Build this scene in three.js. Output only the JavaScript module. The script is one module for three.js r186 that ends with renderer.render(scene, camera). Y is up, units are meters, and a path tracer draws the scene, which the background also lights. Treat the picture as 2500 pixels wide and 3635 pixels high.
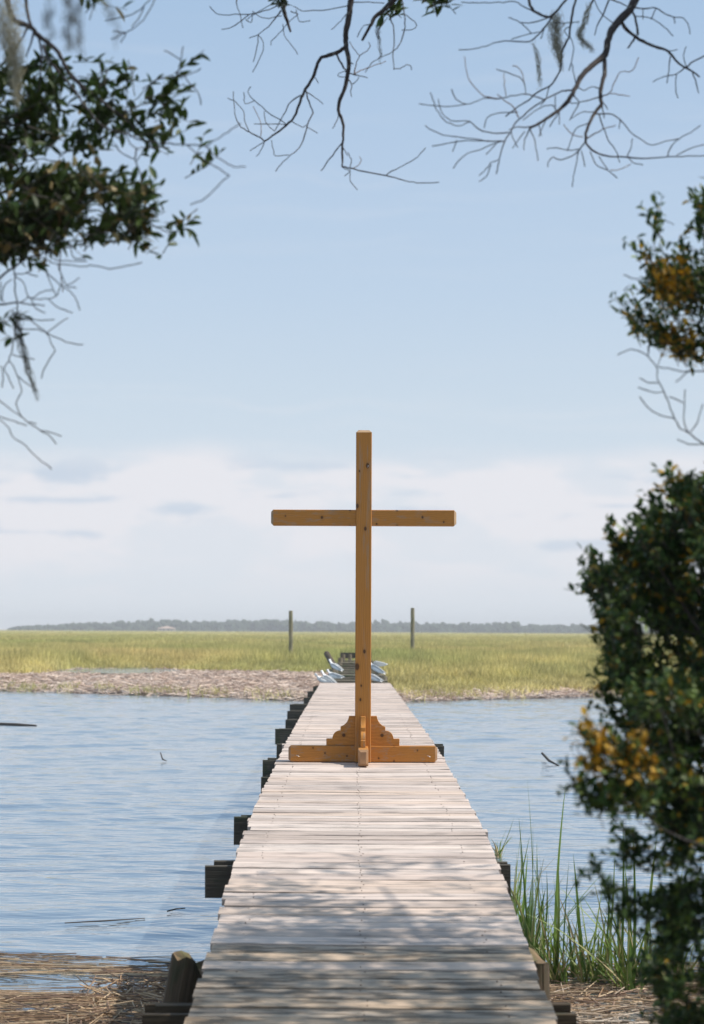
import * as THREE from 'three';
import { mergeGeometries } from 'three/addons/utils/BufferGeometryUtils.js';

// ---------------------------------------------------------------- camera, sky, sun, exposure
const EYE = 2.15, F = 6800, PITCH = Math.atan(421.5 / F), ROLL = 0.0055;   // F: focal length in pixels of the 2500 x 3635 picture
const scene = new THREE.Scene();
const camera = new THREE.PerspectiveCamera(2 * Math.atan(1817.5 / F) * 180 / Math.PI, 2500 / 3635, 0.05, 6000);
camera.rotation.order = 'YXZ';
camera.position.set(0, EYE, 0);
camera.rotation.set(PITCH, 0, ROLL);
camera.focus = 15.9;
camera.userData.fStop = 3.4;
camera.updateMatrixWorld(true);
const renderer = new THREE.WebGLRenderer({ antialias: true });
renderer.setSize(704, 1024);
renderer.toneMapping = THREE.LinearToneMapping;
renderer.toneMappingExposure = 1.0;
renderer.shadowMap.enabled = true;

function rng(seed) { let a = seed >>> 0; return () => { a = (a + 0x6D2B79F5) | 0; let t = Math.imul(a ^ (a >>> 15), 1 | a); t = (t + Math.imul(t ^ (t >>> 7), 61 | t)) ^ t; return ((t ^ (t >>> 14)) >>> 0) / 4294967296; }; }
const hash = (x, y, s) => { let h = Math.imul(x | 0, 374761393) ^ Math.imul(y | 0, 668265263) ^ Math.imul(s | 0, 1274126177); h = Math.imul(h ^ (h >>> 13), 1274126177); return ((h ^ (h >>> 16)) >>> 0) / 4294967296; };
const sm = (t) => t * t * (3 - 2 * t), mix = (a, b, t) => a + (b - a) * t, clamp = (x, a = 0, b = 1) => Math.min(b, Math.max(a, x)), ss = (a, b, x) => sm(clamp((x - a) / (b - a)));
function vnoise(x, y, s = 0, px = 0, py = 0) {   // value noise; px, py: period of the lattice (0: none)
  const xi = Math.floor(x), yi = Math.floor(y), fx = sm(x - xi), fy = sm(y - yi);
  const w = (v, p) => p ? ((v % p) + p) % p : v, h = (i, j) => hash(w(xi + i, px), w(yi + j, py), s);
  return mix(mix(h(0, 0), h(1, 0), fx), mix(h(0, 1), h(1, 1), fx), fy);
}
function fbm(x, y, s = 0, oct = 4, px = 0, py = 0) { let v = 0, a = 0.5, n = 0; for (let o = 0; o < oct; o++) { v += a * vnoise(x, y, s + o * 17, px, py); n += a; a *= 0.5; x *= 2; y *= 2; px *= 2; py *= 2; } return v / n; }
const lin = (c) => c.map((v) => { v /= 255; return v <= 0.04045 ? v / 12.92 : ((v + 0.055) / 1.055) ** 2.4; });
const table = (rows, x) => { let i = 0; while (i < rows.length - 2 && x > rows[i + 1][0]) i++; const [a, p] = rows[i], [b, q] = rows[i + 1], t = clamp((x - a) / (b - a)); return Array.isArray(p) ? p.map((v, k) => mix(v, q[k], t)) : mix(p, q, t); };

const SKY = [[0, lin([224, 231, 239])], [2, lin([220, 228, 237])], [4, lin([213, 224, 235])], [5.6, lin([208, 222, 235])], [7, lin([203, 219, 234])], [10, lin([192, 212, 233])], [14, lin([181, 204, 230])], [18.5, lin([168, 195, 225])], [35, lin([160, 186, 215])], [90, lin([143, 172, 206])]];
function skyTexture() {
  const W = 4096, H = 2048, data = new Float32Array(W * H * 4), white = lin([233, 234, 240]), streak = lin([196, 211, 228]);
  for (let j = 0; j < H; j++) {
    const el = (j + 0.5) / H * 180 - 90, base = table(SKY, Math.max(0, el)), near = el > -1 && el < 26;
    for (let i = 0; i < W; i++) {
      const k = (j * W + i) * 4; let c = base;
      if (near) {
        const u = i / W, warp = fbm(u * 90, el * 0.9, 5, 3, 90) - 0.5;
        const n = fbm(u * 140, el * 1.5 + warp * 2.2, 9, 5, 140), thin = fbm(u * 60, el * 3.2 + warp * 3, 31, 5, 60);
        const top = 5.0 + 1.3 * (fbm(u * 40, 3.3, 77, 4, 40) - 0.5) * 2;
        const band = ss(0.2, 3.2, el) * (1 - ss(top - 0.7, top + 0.55, el));
        const white_ = clamp(band * (0.45 + 0.9 * ss(0.3, 0.62, n)), 0, 1) + 0.16 * ss(0.5, 0.8, thin) * ss(3, 5, el) * (1 - ss(6, 9, el)) + 0.08 * ss(0.5, 0.8, thin) * ss(8, 13, el) * (1 - ss(17, 25, el));
        const gap = 0.75 * ss(0.55, 0.7, fbm(u * 110, el * 2.6 + warp * 2.5, 61, 5, 110)) * ss(1.6, 3.0, el) * (1 - ss(4.6, 5.4, el));
        c = base.map((v, q) => mix(mix(v, white[q], clamp(white_)), streak[q], gap));
      }
      data[k] = c[0]; data[k + 1] = c[1]; data[k + 2] = c[2]; data[k + 3] = 1;
    }
  }
  const t = new THREE.DataTexture(data, W, H, THREE.RGBAFormat, THREE.FloatType);
  t.mapping = THREE.EquirectangularReflectionMapping; t.magFilter = t.minFilter = THREE.LinearFilter; t.needsUpdate = true;
  return t;
}
scene.background = skyTexture();
scene.environment = scene.background;
const SUN_EL = 50 * Math.PI / 180, SUN_TURN = 3 * Math.PI / 180;
const sun = new THREE.DirectionalLight(new THREE.Color().setRGB(1, 0.94, 0.85), 4.9);
sun.position.set(Math.cos(SUN_EL) * Math.cos(SUN_TURN) * 60, Math.sin(SUN_EL) * 60, Math.cos(SUN_EL) * Math.sin(SUN_TURN) * 60 - 17);
sun.target.position.set(0, 0, -17); sun.name = 'sun';
sun.castShadow = true; sun.shadow.mapSize.set(4096, 4096);
Object.assign(sun.shadow.camera, { left: -60, right: 60, top: 60, bottom: -60, near: 1, far: 200 });
scene.add(sun, sun.target);
scene.fog = new THREE.FogExp2(new THREE.Color().setRGB(0.98, 0.985, 1.0), 0.00042);

// ---------------------------------------------------------------- helpers
const eyeTurn = new THREE.Matrix4().extractRotation(camera.matrixWorld);
function at(px, py, d) {   // the point at distance d in front of the lens that the picture shows at (px, py)
  const v = new THREE.Vector3((px - 1250) / F, (1817.5 - py) / F, -1).applyMatrix4(eyeTurn);
  return v.multiplyScalar(-d / v.z).add(camera.position);
}
const taken = {};
const numbered = (n) => { const k = taken[n] = (taken[n] ?? -1) + 1; return k ? n + '_' + String(k).padStart(3, '0') : n; };
function shadows(o) { o.castShadow = o.receiveShadow = true; return o; }
function thing(name, label, category, pos = [0, 0, 0], group) { const o = new THREE.Group(); o.name = numbered(name); o.position.set(...pos); o.userData = { label, category }; if (group) o.userData.group = group; scene.add(o); return o; }
function part(name, geo, mat, parent, kind) { const m = shadows(new THREE.Mesh(geo, mat)); m.name = name; if (kind) m.userData.kind = kind; parent.add(m); return m; }
function top(name, geo, mat, label, category, group) { const m = shadows(new THREE.Mesh(geo, mat)); m.name = numbered(name); m.userData = { label, category }; if (group) m.userData.group = group; scene.add(m); return m; }
function setting(name, geo, mat) { const m = shadows(new THREE.Mesh(geo, mat)); m.name = name; m.userData.kind = 'structure'; scene.add(m); return m; }
function stuff(name, geo, mat, mats, cols, label, category, parent = scene) {
  const m = shadows(new THREE.InstancedMesh(geo, mat, mats.length)), c = new THREE.Color();
  mats.forEach((x, i) => { m.setMatrixAt(i, x); if (cols) m.setColorAt(i, c.setRGB(...cols[i])); });
  m.name = parent === scene ? numbered(name) : name; m.userData.kind = 'stuff'; if (label) m.userData.label = label; if (category) m.userData.category = category; parent.add(m); return m;
}
function tex(w, h, fn, srgb = true, rep) {   // fn(u, v) -> linear rgb, or a number for a data map
  const d = new Uint8Array(w * h * 4), enc = (v) => 255 * (v <= 0.0031308 ? 12.92 * v : 1.055 * v ** (1 / 2.4) - 0.055);
  for (let j = 0; j < h; j++) for (let i = 0; i < w; i++) {
    const c = fn((i + 0.5) / w, (j + 0.5) / h), k = (j * w + i) * 4;
    for (let q = 0; q < 3; q++) { const v = clamp(Array.isArray(c) ? c[q] : c); d[k + q] = Math.round(srgb ? enc(v) : v * 255); }
    d[k + 3] = 255;
  }
  const t = new THREE.DataTexture(d, w, h); t.wrapS = t.wrapT = THREE.RepeatWrapping; t.magFilter = THREE.LinearFilter; t.minFilter = THREE.LinearMipmapLinearFilter; t.generateMipmaps = true;
  if (srgb) t.colorSpace = THREE.SRGBColorSpace; if (rep) t.repeat.set(...rep); t.needsUpdate = true; return t;
}
const std = (o) => new THREE.MeshStandardMaterial(o), rgb = (r, g, b) => new THREE.Color().setRGB(r, g, b);
// a bar along +x: sections {x, w (along z), h (along y), y, z}, edges eased by e; uv in metres with u along the bar
function bar(sections, e = 0.003, off = [0, 0]) {
  const ring = (s) => { const a = s.w / 2, b = s.h / 2, q = Math.min(e, a * 0.4, b * 0.4), y = s.y ?? 0, z = s.z ?? 0; return [[-a + q, -b], [a - q, -b], [a, -b + q], [a, b - q], [a - q, b], [-a + q, b], [-a, b - q], [-a, -b + q]].map(([zz, yy]) => [s.x, yy + y, zz + z]); };
  const rings = sections.map(ring), pos = [], uv = [];
  const around = [0]; { const r = rings[Math.min(1, rings.length - 1)]; for (let k = 0; k < 8; k++) { const a = r[k], b = r[(k + 1) % 8]; around.push(around[k] + Math.hypot(a[1] - b[1], a[2] - b[2])); } }
  const put = (p, u, v) => { pos.push(...p); uv.push(u + off[0], v + off[1]); };
  for (let i = 0; i < rings.length - 1; i++) for (let k = 0; k < 8; k++) {
    const A = rings[i][k], B = rings[i][(k + 1) % 8], C = rings[i + 1][(k + 1) % 8], D = rings[i + 1][k], u0 = sections[i].x, u1 = sections[i + 1].x, v0 = around[k], v1 = around[k + 1];
    put(A, u0, v0); put(B, u0, v1); put(C, u1, v1); put(A, u0, v0); put(C, u1, v1); put(D, u1, v0);
  }
  for (const [r, s] of [[rings[0], -1], [rings[rings.length - 1], 1]]) for (let k = 1; k < 7; k++) { const t = s > 0 ? [r[0], r[k], r[k + 1]] : [r[0], r[k + 1], r[k]]; for (const p of t) put(p, p[2] * 0.3, p[1]); }
  const g = new THREE.BufferGeometry(); g.setAttribute('position', new THREE.Float32BufferAttribute(pos, 3)); g.setAttribute('uv', new THREE.Float32BufferAttribute(uv, 2)); g.computeVertexNormals();
  // outward check
  g.computeBoundingBox(); const n = g.attributes.normal.array, c = g.boundingBox.getCenter(new THREE.Vector3()); let s = 0; for (let i = 0; i < pos.length; i += 3) s += n[i + 1] * (pos[i + 1] - c.y) + n[i + 2] * (pos[i + 2] - c.z);
  if (s < 0) { const p = g.attributes.position.array, q = g.attributes.uv.array; for (let i = 0; i < p.length; i += 9) { for (let k = 0; k < 3; k++) { const t = p[i + 3 + k]; p[i + 3 + k] = p[i + 6 + k]; p[i + 6 + k] = t; } } for (let i = 0; i < q.length; i += 6) for (let k = 0; k < 2; k++) { const t = q[i + 2 + k]; q[i + 2 + k] = q[i + 4 + k]; q[i + 4 + k] = t; } g.computeVertexNormals(); }
  return g;
}
const frustum = (w, h, c) => { const g = bar([{ x: 0, w: w + 0.0004, h: h + 0.0004 }, { x: c, w: w - 2 * c, h: h - 2 * c }], 0.003); return g; };
const beam = (L, w, h, c0 = 0, c1 = 0, e = 0.004, off) => { const s = []; if (c0) s.push({ x: 0, w: w - 2 * c0, h: h - 2 * c0 }); s.push({ x: c0, w, h }); s.push({ x: L - c1, w, h }); if (c1) s.push({ x: L, w: w - 2 * c1, h: h - 2 * c1 }); return bar(s, e, off); };
function tube(pts, radii, sides = 6) {   // pts: Vector3[]; one radius per point
  const pos = [], nor = [], idx = [], uv = []; let len = 0;
  const up = new THREE.Vector3(0.3, 0.5, 0.81).normalize(), t = new THREE.Vector3(), a = new THREE.Vector3(), b = new THREE.Vector3();
  pts.forEach((p, i) => {
    t.copy(pts[Math.min(i + 1, pts.length - 1)]).sub(pts[Math.max(i - 1, 0)]).normalize();
    a.crossVectors(t, up); if (a.lengthSq() < 1e-4) a.set(1, 0, 0); a.normalize(); b.crossVectors(t, a).normalize();
    if (i) len += p.distanceTo(pts[i - 1]);
    for (let k = 0; k <= sides; k++) { const q = k / sides * Math.PI * 2, c = Math.cos(q), s = Math.sin(q), nx = a.x * c + b.x * s, ny = a.y * c + b.y * s, nz = a.z * c + b.z * s, r = radii[i]; pos.push(p.x + nx * r, p.y + ny * r, p.z + nz * r); nor.push(nx, ny, nz); uv.push(len, k / sides * 0.1); }
  });
  const n = sides + 1; for (let i = 0; i < pts.length - 1; i++) for (let k = 0; k < sides; k++) { const A = i * n + k; idx.push(A, A + 1, A + n, A + 1, A + n + 1, A + n); }
  for (const [base, flip] of [[0, 1], [(pts.length - 1) * n, 0]]) for (let k = 1; k < sides - 1; k++) flip ? idx.push(base, base + k + 1, base + k) : idx.push(base, base + k, base + k + 1);
  const g = new THREE.BufferGeometry(); g.setAttribute('position', new THREE.Float32BufferAttribute(pos, 3)); g.setAttribute('normal', new THREE.Float32BufferAttribute(nor, 3)); g.setAttribute('uv', new THREE.Float32BufferAttribute(uv, 2)); g.setIndex(idx); return g;
}
function smooth(pts, radii, per = 3, wob = 0, R = null) {
  if (pts.length < 3) { if (!wob) return [pts, radii]; }
  const c = new THREE.CatmullRomCurve3(pts, false, 'centripetal'), n = (pts.length - 1) * per, P = [], Q = [];
  for (let i = 0; i <= n; i++) { const t = i / n, p = c.getPoint(t), f = t * (radii.length - 1), k = Math.min(radii.length - 2, Math.floor(f)), r = mix(radii[k], radii[k + 1], f - k); if (wob && i && i < n) p.add(new THREE.Vector3(R() - 0.5, R() - 0.5, R() - 0.5).multiplyScalar(wob)); P.push(p); Q.push(r * (R ? 0.9 + 0.2 * R() : 1)); }
  return [P, Q];
}
const M4 = (p, q, s) => new THREE.Matrix4().compose(p, q, s);

// ---------------------------------------------------------------- ground, water, marsh
const GROUND = [[-60, 0.8], [0, 0.5], [4, 0.45], [5.2, 0.36], [7, 0.2], [9, 0.06], [10.4, 0.0], [11.2, -0.05], [13, -0.2], [15, -0.4], [18, -0.9], [54, -0.9]];
const bankEdge = (x) => table([[-200, 75], [-20, 70], [-12.3, 67], [-6, 62.5], [-1.4, 59], [1.8, 59], [7, 63.5], [12, 66], [200, 72]], x) + 1.1 * (fbm(x * 0.35, 2, 4, 3) - 0.5);
const grassFrom = (x) => x < -0.9 ? table([[-60, 80], [-16, 80], [-13.2, 81], [-12.6, 90], [-7.9, 91], [-7.2, 88], [-4, 87], [-0.9, 86]], x) : table([[-0.9, 86], [0.2, 72], [1.6, 64.5], [12, 68], [60, 74]], x);
function groundY(x, d) {
  if (d < 50) return table(GROUND, d) + 0.03 * (fbm(x * 0.7, d * 0.7, 8, 3) - 0.5);
  const e = bankEdge(x), t = d - e; if (t < -5) return -0.9;
  const y = table([[-5, -0.9], [-1, -0.2], [0, 0.0], [1.2, 0.12], [8, 0.22], [20, 0.25], [4000, 0.25]], t);
  return d > 200 ? mix(y, 0.95, ss(200, 380, d)) : y + (t > 0 && t < 40 ? 0.14 * (fbm(x * 0.9, d * 0.5, 12, 3) - 0.4) : 0);
}
{
  const xs = [], ds = []; for (let x = 0; x < 16; x += 0.4) xs.push(x); for (let x = 16, s = 1; x < 900; x += s, s *= 1.22) xs.push(x);
  const X = [...xs.slice(1).map((v) => -v).reverse(), ...xs];
  for (let d = -60; d < -2; d += 6) ds.push(d); for (let d = -2; d < 20; d += 0.35) ds.push(d); for (let d = 20; d < 54; d += 3) ds.push(d); for (let d = 54; d < 102; d += 0.5) ds.push(d); for (let d = 102, s = 1; d < 2150; d += s, s *= 1.13) ds.push(d);
  const pos = [], col = [], uv = [], idx = [];
  const mud = [0.075, 0.058, 0.042], straw = [0.40, 0.30, 0.235], grass = [0.42, 0.37, 0.165], leaf = [0.10, 0.075, 0.045];
  for (const d of ds) for (const x of X) {
    pos.push(x, groundY(x, d), -d); uv.push(x, d);
    let c; if (d < 12) c = mud.map((v, k) => mix(leaf[k], v, ss(6, 9, d + 2 * (fbm(x, d, 3, 3) - 0.5)))); else if (d < 54) c = mud;
    else { const n = fbm(x * 0.8, d * 0.8, 22, 3), g = ss(-1, 2, d - grassFrom(x) + 3 * (n - 0.5)), p = fbm(x * 0.05, d * 0.02, 40, 3); c = straw.map((v, k) => mix(mix(mud[k], v, ss(0, 1.5, d - bankEdge(x))), grass[k] * (0.8 + 0.4 * p), g)); }
    col.push(...c);
  }
  const n = X.length; for (let j = 0; j < ds.length - 1; j++) for (let i = 0; i < n - 1; i++) { const a = j * n + i; idx.push(a, a + 1, a + n, a + 1, a + n + 1, a + n); }
  const g = new THREE.BufferGeometry(); g.setAttribute('position', new THREE.Float32BufferAttribute(pos, 3)); g.setAttribute('color', new THREE.Float32BufferAttribute(col, 3)); g.setAttribute('uv', new THREE.Float32BufferAttribute(uv, 2)); g.setIndex(idx); g.computeVertexNormals();
  const bump = tex(512, 512, (u, v) => fbm(u * 40, v * 40, 3, 5, 40, 40), false, [0.35, 0.35]), tint = tex(512, 512, (u, v) => { const k = 0.65 + 0.7 * fbm(u * 50, v * 50, 13, 5, 50, 50); return [k * 0.8, k * 0.8, k * 0.8]; }, true, [0.3, 0.3]);
  setting('ground', g, std({ vertexColors: true, map: tint, bumpMap: bump, bumpScale: 0.05, roughness: 0.95 }));
}
const waves = [];
{ const R = rng(41); for (let i = 0; i < 26; i++) { const L = 0.28 * 1.13 ** i * 0.9, a = (R() - 0.5) * 1.5 - 0.1; waves.push([Math.sin(a) * 6.283 / L, Math.cos(a) * 6.283 / L, R() * 6.28, 0.0034 * Math.min(L, 1.1) ** 0.95 * (L > 2 ? 0.6 : 1)]); } }
function waterY(x, d) { let y = 0; const calm = 0.55 + 0.75 * fbm(x * 0.11, d * 0.05, 90, 3); for (const [kx, kd, ph, a] of waves) y += a * Math.sin(kx * x + kd * d + ph + 2.2 * Math.sin(x * 0.31 + d * 0.17 + ph)); return y * calm * ss(9.5, 15, d) * 0.75 + y * 0.25; }
{
  const xs = [], ds = []; for (let x = 0; x < 6; x += 0.09) xs.push(x); for (let x = 6; x < 14; x += 0.2) xs.push(x); for (let x = 14, s = 0.6; x < 240; x += s, s *= 1.25) xs.push(x);
  const X = [...xs.slice(1).map((v) => -v).reverse(), ...xs];
  for (let d = 7; d < 26; d += 0.075) ds.push(d); for (let d = 26; d < 78; d += 0.16) ds.push(d);
  const pos = [], uv = [], idx = []; for (const d of ds) for (const x of X) { pos.push(x, waterY(x, d), -d); uv.push(x, d); }
  const n = X.length; for (let j = 0; j < ds.length - 1; j++) for (let i = 0; i < n - 1; i++) { const a = j * n + i; idx.push(a, a + 1, a + n, a + 1, a + n + 1, a + n); }
  const g = new THREE.BufferGeometry(); g.setAttribute('position', new THREE.Float32BufferAttribute(pos, 3)); g.setAttribute('uv', new THREE.Float32BufferAttribute(uv, 2)); g.setIndex(idx); g.computeVertexNormals();
  const ripple = tex(1024, 1024, (u, v) => 0.6 * fbm(u * 12 + 2 * vnoise(u * 9, v * 9, 5, 9, 9), v * 36, 3, 4, 12, 36) + 0.4 * fbm(u * 22, v * 70, 71, 3, 22, 70), false, [1 / 5.3, 1 / 5.3]);
  const waterMat = new THREE.MeshPhysicalMaterial({ color: rgb(0.33, 0.41, 0.475), metalness: 0.74, roughness: 0.07, bumpMap: ripple, bumpScale: 0.019 });
  setting('creek_water', g, waterMat);
  const pool = new THREE.CircleGeometry(1, 40); { const p = pool.attributes.position; for (let i = 1; i < p.count; i++) { const a = Math.atan2(p.getY(i), p.getX(i)), r = 0.85 + 0.3 * fbm(Math.cos(a) * 2 + 5, Math.sin(a) * 2 + 5, 8, 2); p.setXYZ(i, p.getX(i) * r, 0, -p.getY(i) * r); } p.setXYZ(0, 0, 0, 0); pool.scale(2.75, 1, 5.6); pool.computeVertexNormals(); { const nn = pool.attributes.normal; const uu = pool.attributes.uv, pp = pool.attributes.position; for (let i = 0; i < nn.count; i++) { nn.setXYZ(i, 0, 1, 0); uu.setXY(i, pp.getX(i), pp.getZ(i)); } } }
  const m = setting('tide_pool_water', pool, waterMat); m.position.set(-10.2, 0.34, -84.6);
}

// ---------------------------------------------------------------- wood materials
function grainTint(seed, u, v, per) { return fbm(u * 3, v * 60, seed, 4, per * 3, 60) * 0.6 + fbm(u * 8, v * 180, seed + 7, 3, per * 8, 180) * 0.4; }
const deckMaps = [], deckMats = [];
for (let k = 0; k < 3; k++) {
  const map = tex(1024, 256, (u, v) => { const g = grainTint(100 + 31 * k, u, v, 1), b = fbm(u * 5, v * 7, 140 + k, 4, 5, 7), crack = ss(0.66, 0.74, fbm(u * 4, v * 110, 150 + k, 3, 4, 110)), stain = ss(0.55, 0.8, fbm(u * 9, v * 12, 170 + k, 4, 9, 12)); const s = (0.56 + 0.8 * g) * (0.82 + 0.36 * b) * (1 - 0.68 * crack) * (1 - 0.26 * stain); return [0.635 * s * (1 + 0.05 * b), 0.545 * s, 0.474 * s * (1 + 0.06 * (0.5 - b))]; }, true, [1 / 1.7, 1 / 0.85]);
  const bump = tex(1024, 256, (u, v) => grainTint(100 + 31 * k, u, v, 1), false, [1 / 1.7, 1 / 0.85]);
  deckMaps.push(map);
  for (const c of [[1, 0.98, 0.97], [0.88, 0.85, 0.84], [0.97, 0.91, 0.85], [0.76, 0.735, 0.72], [1, 1, 1]]) deckMats.push(std({ color: rgb(...c), map, bumpMap: bump, bumpScale: 0.006, roughness: 0.8 }));
}
const shoreMats = [[1, 1, 1], [0.8, 0.79, 0.78], [1.05, 0.96, 0.86]].map((c, k) => std({ color: rgb(...c), roughness: 0.85, bumpMap: tex(512, 128, (u, v) => grainTint(131, u, v, 1), false, [1 / 1.7, 1 / 0.85]), bumpScale: 0.006, map: tex(1024, 256, (u, v) => { const g = grainTint(131 + 20 * k, u, v, 1), b = fbm(u * 6, v * 9, 240 + k, 4, 6, 9), algae = ss(0.46, 0.62, fbm(u * 14 + 3 * g, v * 26, 250 + k, 5, 14, 26)), s = (0.5 + 0.8 * g) * (0.75 + 0.5 * b); return [mix(0.53, 0.225, algae) * s, mix(0.43, 0.178, algae) * s, mix(0.335, 0.13, algae) * s]; }, true, [1 / 1.7, 1 / 0.85]) }));
const oldWoodMap = tex(512, 256, (u, v) => { const g = grainTint(300, u, v, 1), b = fbm(u * 6, v * 6, 310, 4, 6, 6), moss = ss(0.55, 0.75, fbm(u * 8, v * 8, 320, 4, 8, 8)); const s = (0.5 + 0.9 * g) * (0.7 + 0.6 * b); return [mix(0.135, 0.085, moss) * s, mix(0.115, 0.095, moss) * s, mix(0.085, 0.055, moss) * s]; }, true, [1 / 1.2, 1 / 0.6]);
const oldWoodBump = tex(512, 256, (u, v) => grainTint(300, u, v, 1), false, [1 / 1.2, 1 / 0.6]);
const darkWood = std({ map: oldWoodMap, color: rgb(0.55, 0.55, 0.55), bumpMap: oldWoodBump, bumpScale: 0.006, roughness: 0.85 });
const brownWood = std({ map: oldWoodMap, color: rgb(0.6, 0.48, 0.36), bumpMap: oldWoodBump, bumpScale: 0.006, roughness: 0.85 });
const greyWood = std({ map: oldWoodMap, color: rgb(1.5, 1.45, 1.35), bumpMap: oldWoodBump, bumpScale: 0.006, roughness: 0.9 });
const steel = std({ color: rgb(0.62, 0.6, 0.57), metalness: 0.9, roughness: 0.35 }), rust = std({ color: rgb(0.1, 0.06, 0.04), roughness: 0.8 });

// ---------------------------------------------------------------- the pier
const DECK = [[4.5, 1.80], [7.76, 1.592], [8.3, 1.553], [9.4, 1.465], [10.03, 1.404], [10.95, 1.318], [11.6, 1.273], [12.4, 1.236], [13.4, 1.217], [14.6, 1.2], [16, 1.178], [17.1, 1.163], [18.2, 1.145], [20, 1.13], [26, 1.122], [41.6, 1.125]];
const deckY = (d) => EYE - (table(DECK, d - 0.35) + table(DECK, d) + table(DECK, d + 0.35)) / 3;
const PX = 0.092, HALF = 0.75;
const pier = thing('wooden_pier', 'long weathered grey plank pier running straight out over the creek', 'pier');
{
  const R = rng(7), variants = [];
  for (let k = 0; k < 14; k++) {
    const secs = [], n = 6, L = 1.5 + (R() - 0.5) * 0.025, w = 0.137 + (R() - 0.5) * 0.008, bend = (R() - 0.5) * 0.01, cup = (R() - 0.3) * 0.006;
    for (let i = 0; i <= n; i++) { const t = i / n; secs.push({ x: -L / 2 + L * t, w: w + (R() - 0.5) * 0.005, h: 0.038, z: bend * 4 * t * (1 - t) + (R() - 0.5) * 0.003, y: cup * 4 * (t - 0.5) ** 2 }); }
    const g = bar(secs, 0.0035, [R() * 1.7, R() * 0.85]); variants.push(g);
  }
  const nails = [];
  let d = 5.3, i = 0;
  while (d < 41.5) {
    const slope = Math.atan2(deckY(d + 0.1) - deckY(d - 0.1), 0.2), m = part('plank', variants[Math.floor(R() * 14)], d < 9.9 - 1.2 * R() + (R() < 0.12 ? 1.2 : 0) && R() < 0.8 ? shoreMats[Math.floor(R() * 3)] : deckMats[Math.floor(R() ** 1.1 * deckMats.length)], pier);
    m.position.set(PX + (R() - 0.5) * 0.014 + (R() < 0.05 ? (R() - 0.5) * 0.05 : 0), deckY(d) - 0.019 + (R() - 0.5) * 0.005, -d);
    m.rotation.set(slope + (R() - 0.5) * 0.018, (R() - 0.5) * 0.007 + (R() < 0.5 ? 0 : Math.PI), (R() - 0.5) * 0.006);
    if (d > 6.8 && d < 26) for (const x of [-0.6, -0.03, 0.56]) for (const o of [-0.035, 0.035]) if (R() < 0.65) { const g = new THREE.CylinderGeometry(0.0038, 0.0038, 0.004, 6); g.rotateX(slope); g.translate(PX + x + (R() - 0.5) * 0.03, m.position.y + 0.02 + o * slope, -d - o + (R() - 0.5) * 0.02); nails.push(g); }
    d += 0.137 + 0.008 + R() * 0.009 + (R() < 0.2 ? 0.011 : 0); i++;
  }
  part('nail_heads', mergeGeometries(nails), rust, pier, 'stuff');
  // stringers along the pier, in lengths that follow its bend
  for (const x of [-0.55, 0, 0.55]) for (const [a, b] of [[5.2, 9.4], [9.4, 12.4], [12.4, 17.5], [17.5, 24], [24, 32], [32, 41.3]]) {
    const L = b - a - 0.01, m = part('stringer', beam(L, 0.045, 0.19, 0, 0, 0.003, [a, x]), darkWood, pier); m.position.set(PX + x, (deckY(a)) - 0.14, -a);
    m.rotation.set(0, Math.PI / 2, 0); m.rotation.order = 'YXZ'; m.rotation.z = Math.atan2(deckY(b) - deckY(a), b - a);
  }
  // bents: a pair of cross beams clamped round two piles; ends stand out on the left
  const bents = [[8.55, -0.90, 0.99, 0.10], [11.3, -0.84, 0.93, 0.028], [13.2, -0.79, 0.86, 0.006], [16.15, -0.745, 0.86, 0.006], [17.95, -0.815, 0.86, 0.006], [20.1, -0.77, 0.97, 0.006], [23.0, -0.90, 0.85, 0.006], [25.4, -0.86, 0.86, 0.006], [28.2, -0.93, 0.86, 0.006], [30.6, -0.97, 0.88, 0.006], [33.6, -0.82, 0.86, 0.006], [37.2, -0.84, 0.87, 0.006], [40.6, -0.8, 0.9, 0.006]];
  for (const [bd, x0, x1, drop] of bents) {
    const y = deckY(bd) - 0.04 - drop - 0.095;
    for (const [s, dx] of [[0.075, 0], [-0.155, 0.035]]) {
      const L = x1 - x0 - dx, h = 0.185 + 0.012 * (R() - 0.5), m = part('cross_beam', beam(L, 0.042, h, 0, 0, 0.004, [R(), R()]), bd < 9 ? brownWood : darkWood, pier); m.position.set(x0 + dx, y + (R() - 0.5) * 0.012, -bd + s); m.rotation.set((R() - 0.5) * 0.04, (R() - 0.5) * 0.02, (R() - 0.5) * 0.02);
    }
    for (const x of [-0.5, 0.68]) { const yb = Math.min(groundY(x, bd), 0) - 0.5, yt = y + 0.06, g = new THREE.CylinderGeometry(0.085, 0.1, yt - yb, 12, 3); g.translate(x, (yt + yb) / 2, -bd - 0.04); part('pile', g, darkWood, pier); }
  }
  // free standing broken piles beside the deck
  const raggedPile = (x, dd, r, yt, mat, seed, lean = 0) => {
    const yb = -0.5, n = 14, lv = 7, pos = [], idx = [], uv = []; 
    for (let j = 0; j <= lv; j++) for (let k = 0; k <= n; k++) { const a = (k % n) / n * 6.2832, t = j / lv, rr = r * (1.06 - 0.1 * t) * (0.94 + 0.12 * vnoise(Math.cos(a) * 2 + 9, Math.sin(a) * 2 + 9 + t, seed)); let y = mix(yb, yt, t); if (j === lv) y += 0.07 * (vnoise(Math.cos(a) * 3 + 4, Math.sin(a) * 3 + 4, seed + 3) - 0.5) - 0.05 * Math.cos(a); pos.push(Math.cos(a) * rr + lean * (y - yt), y, Math.sin(a) * rr); uv.push(y, k / n * 0.6); }
    for (let j = 0; j < lv; j++) for (let k = 0; k < n; k++) { const A = j * (n + 1) + k; idx.push(A, A + n + 1, A + 1, A + 1, A + n + 1, A + n + 2); }
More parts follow.
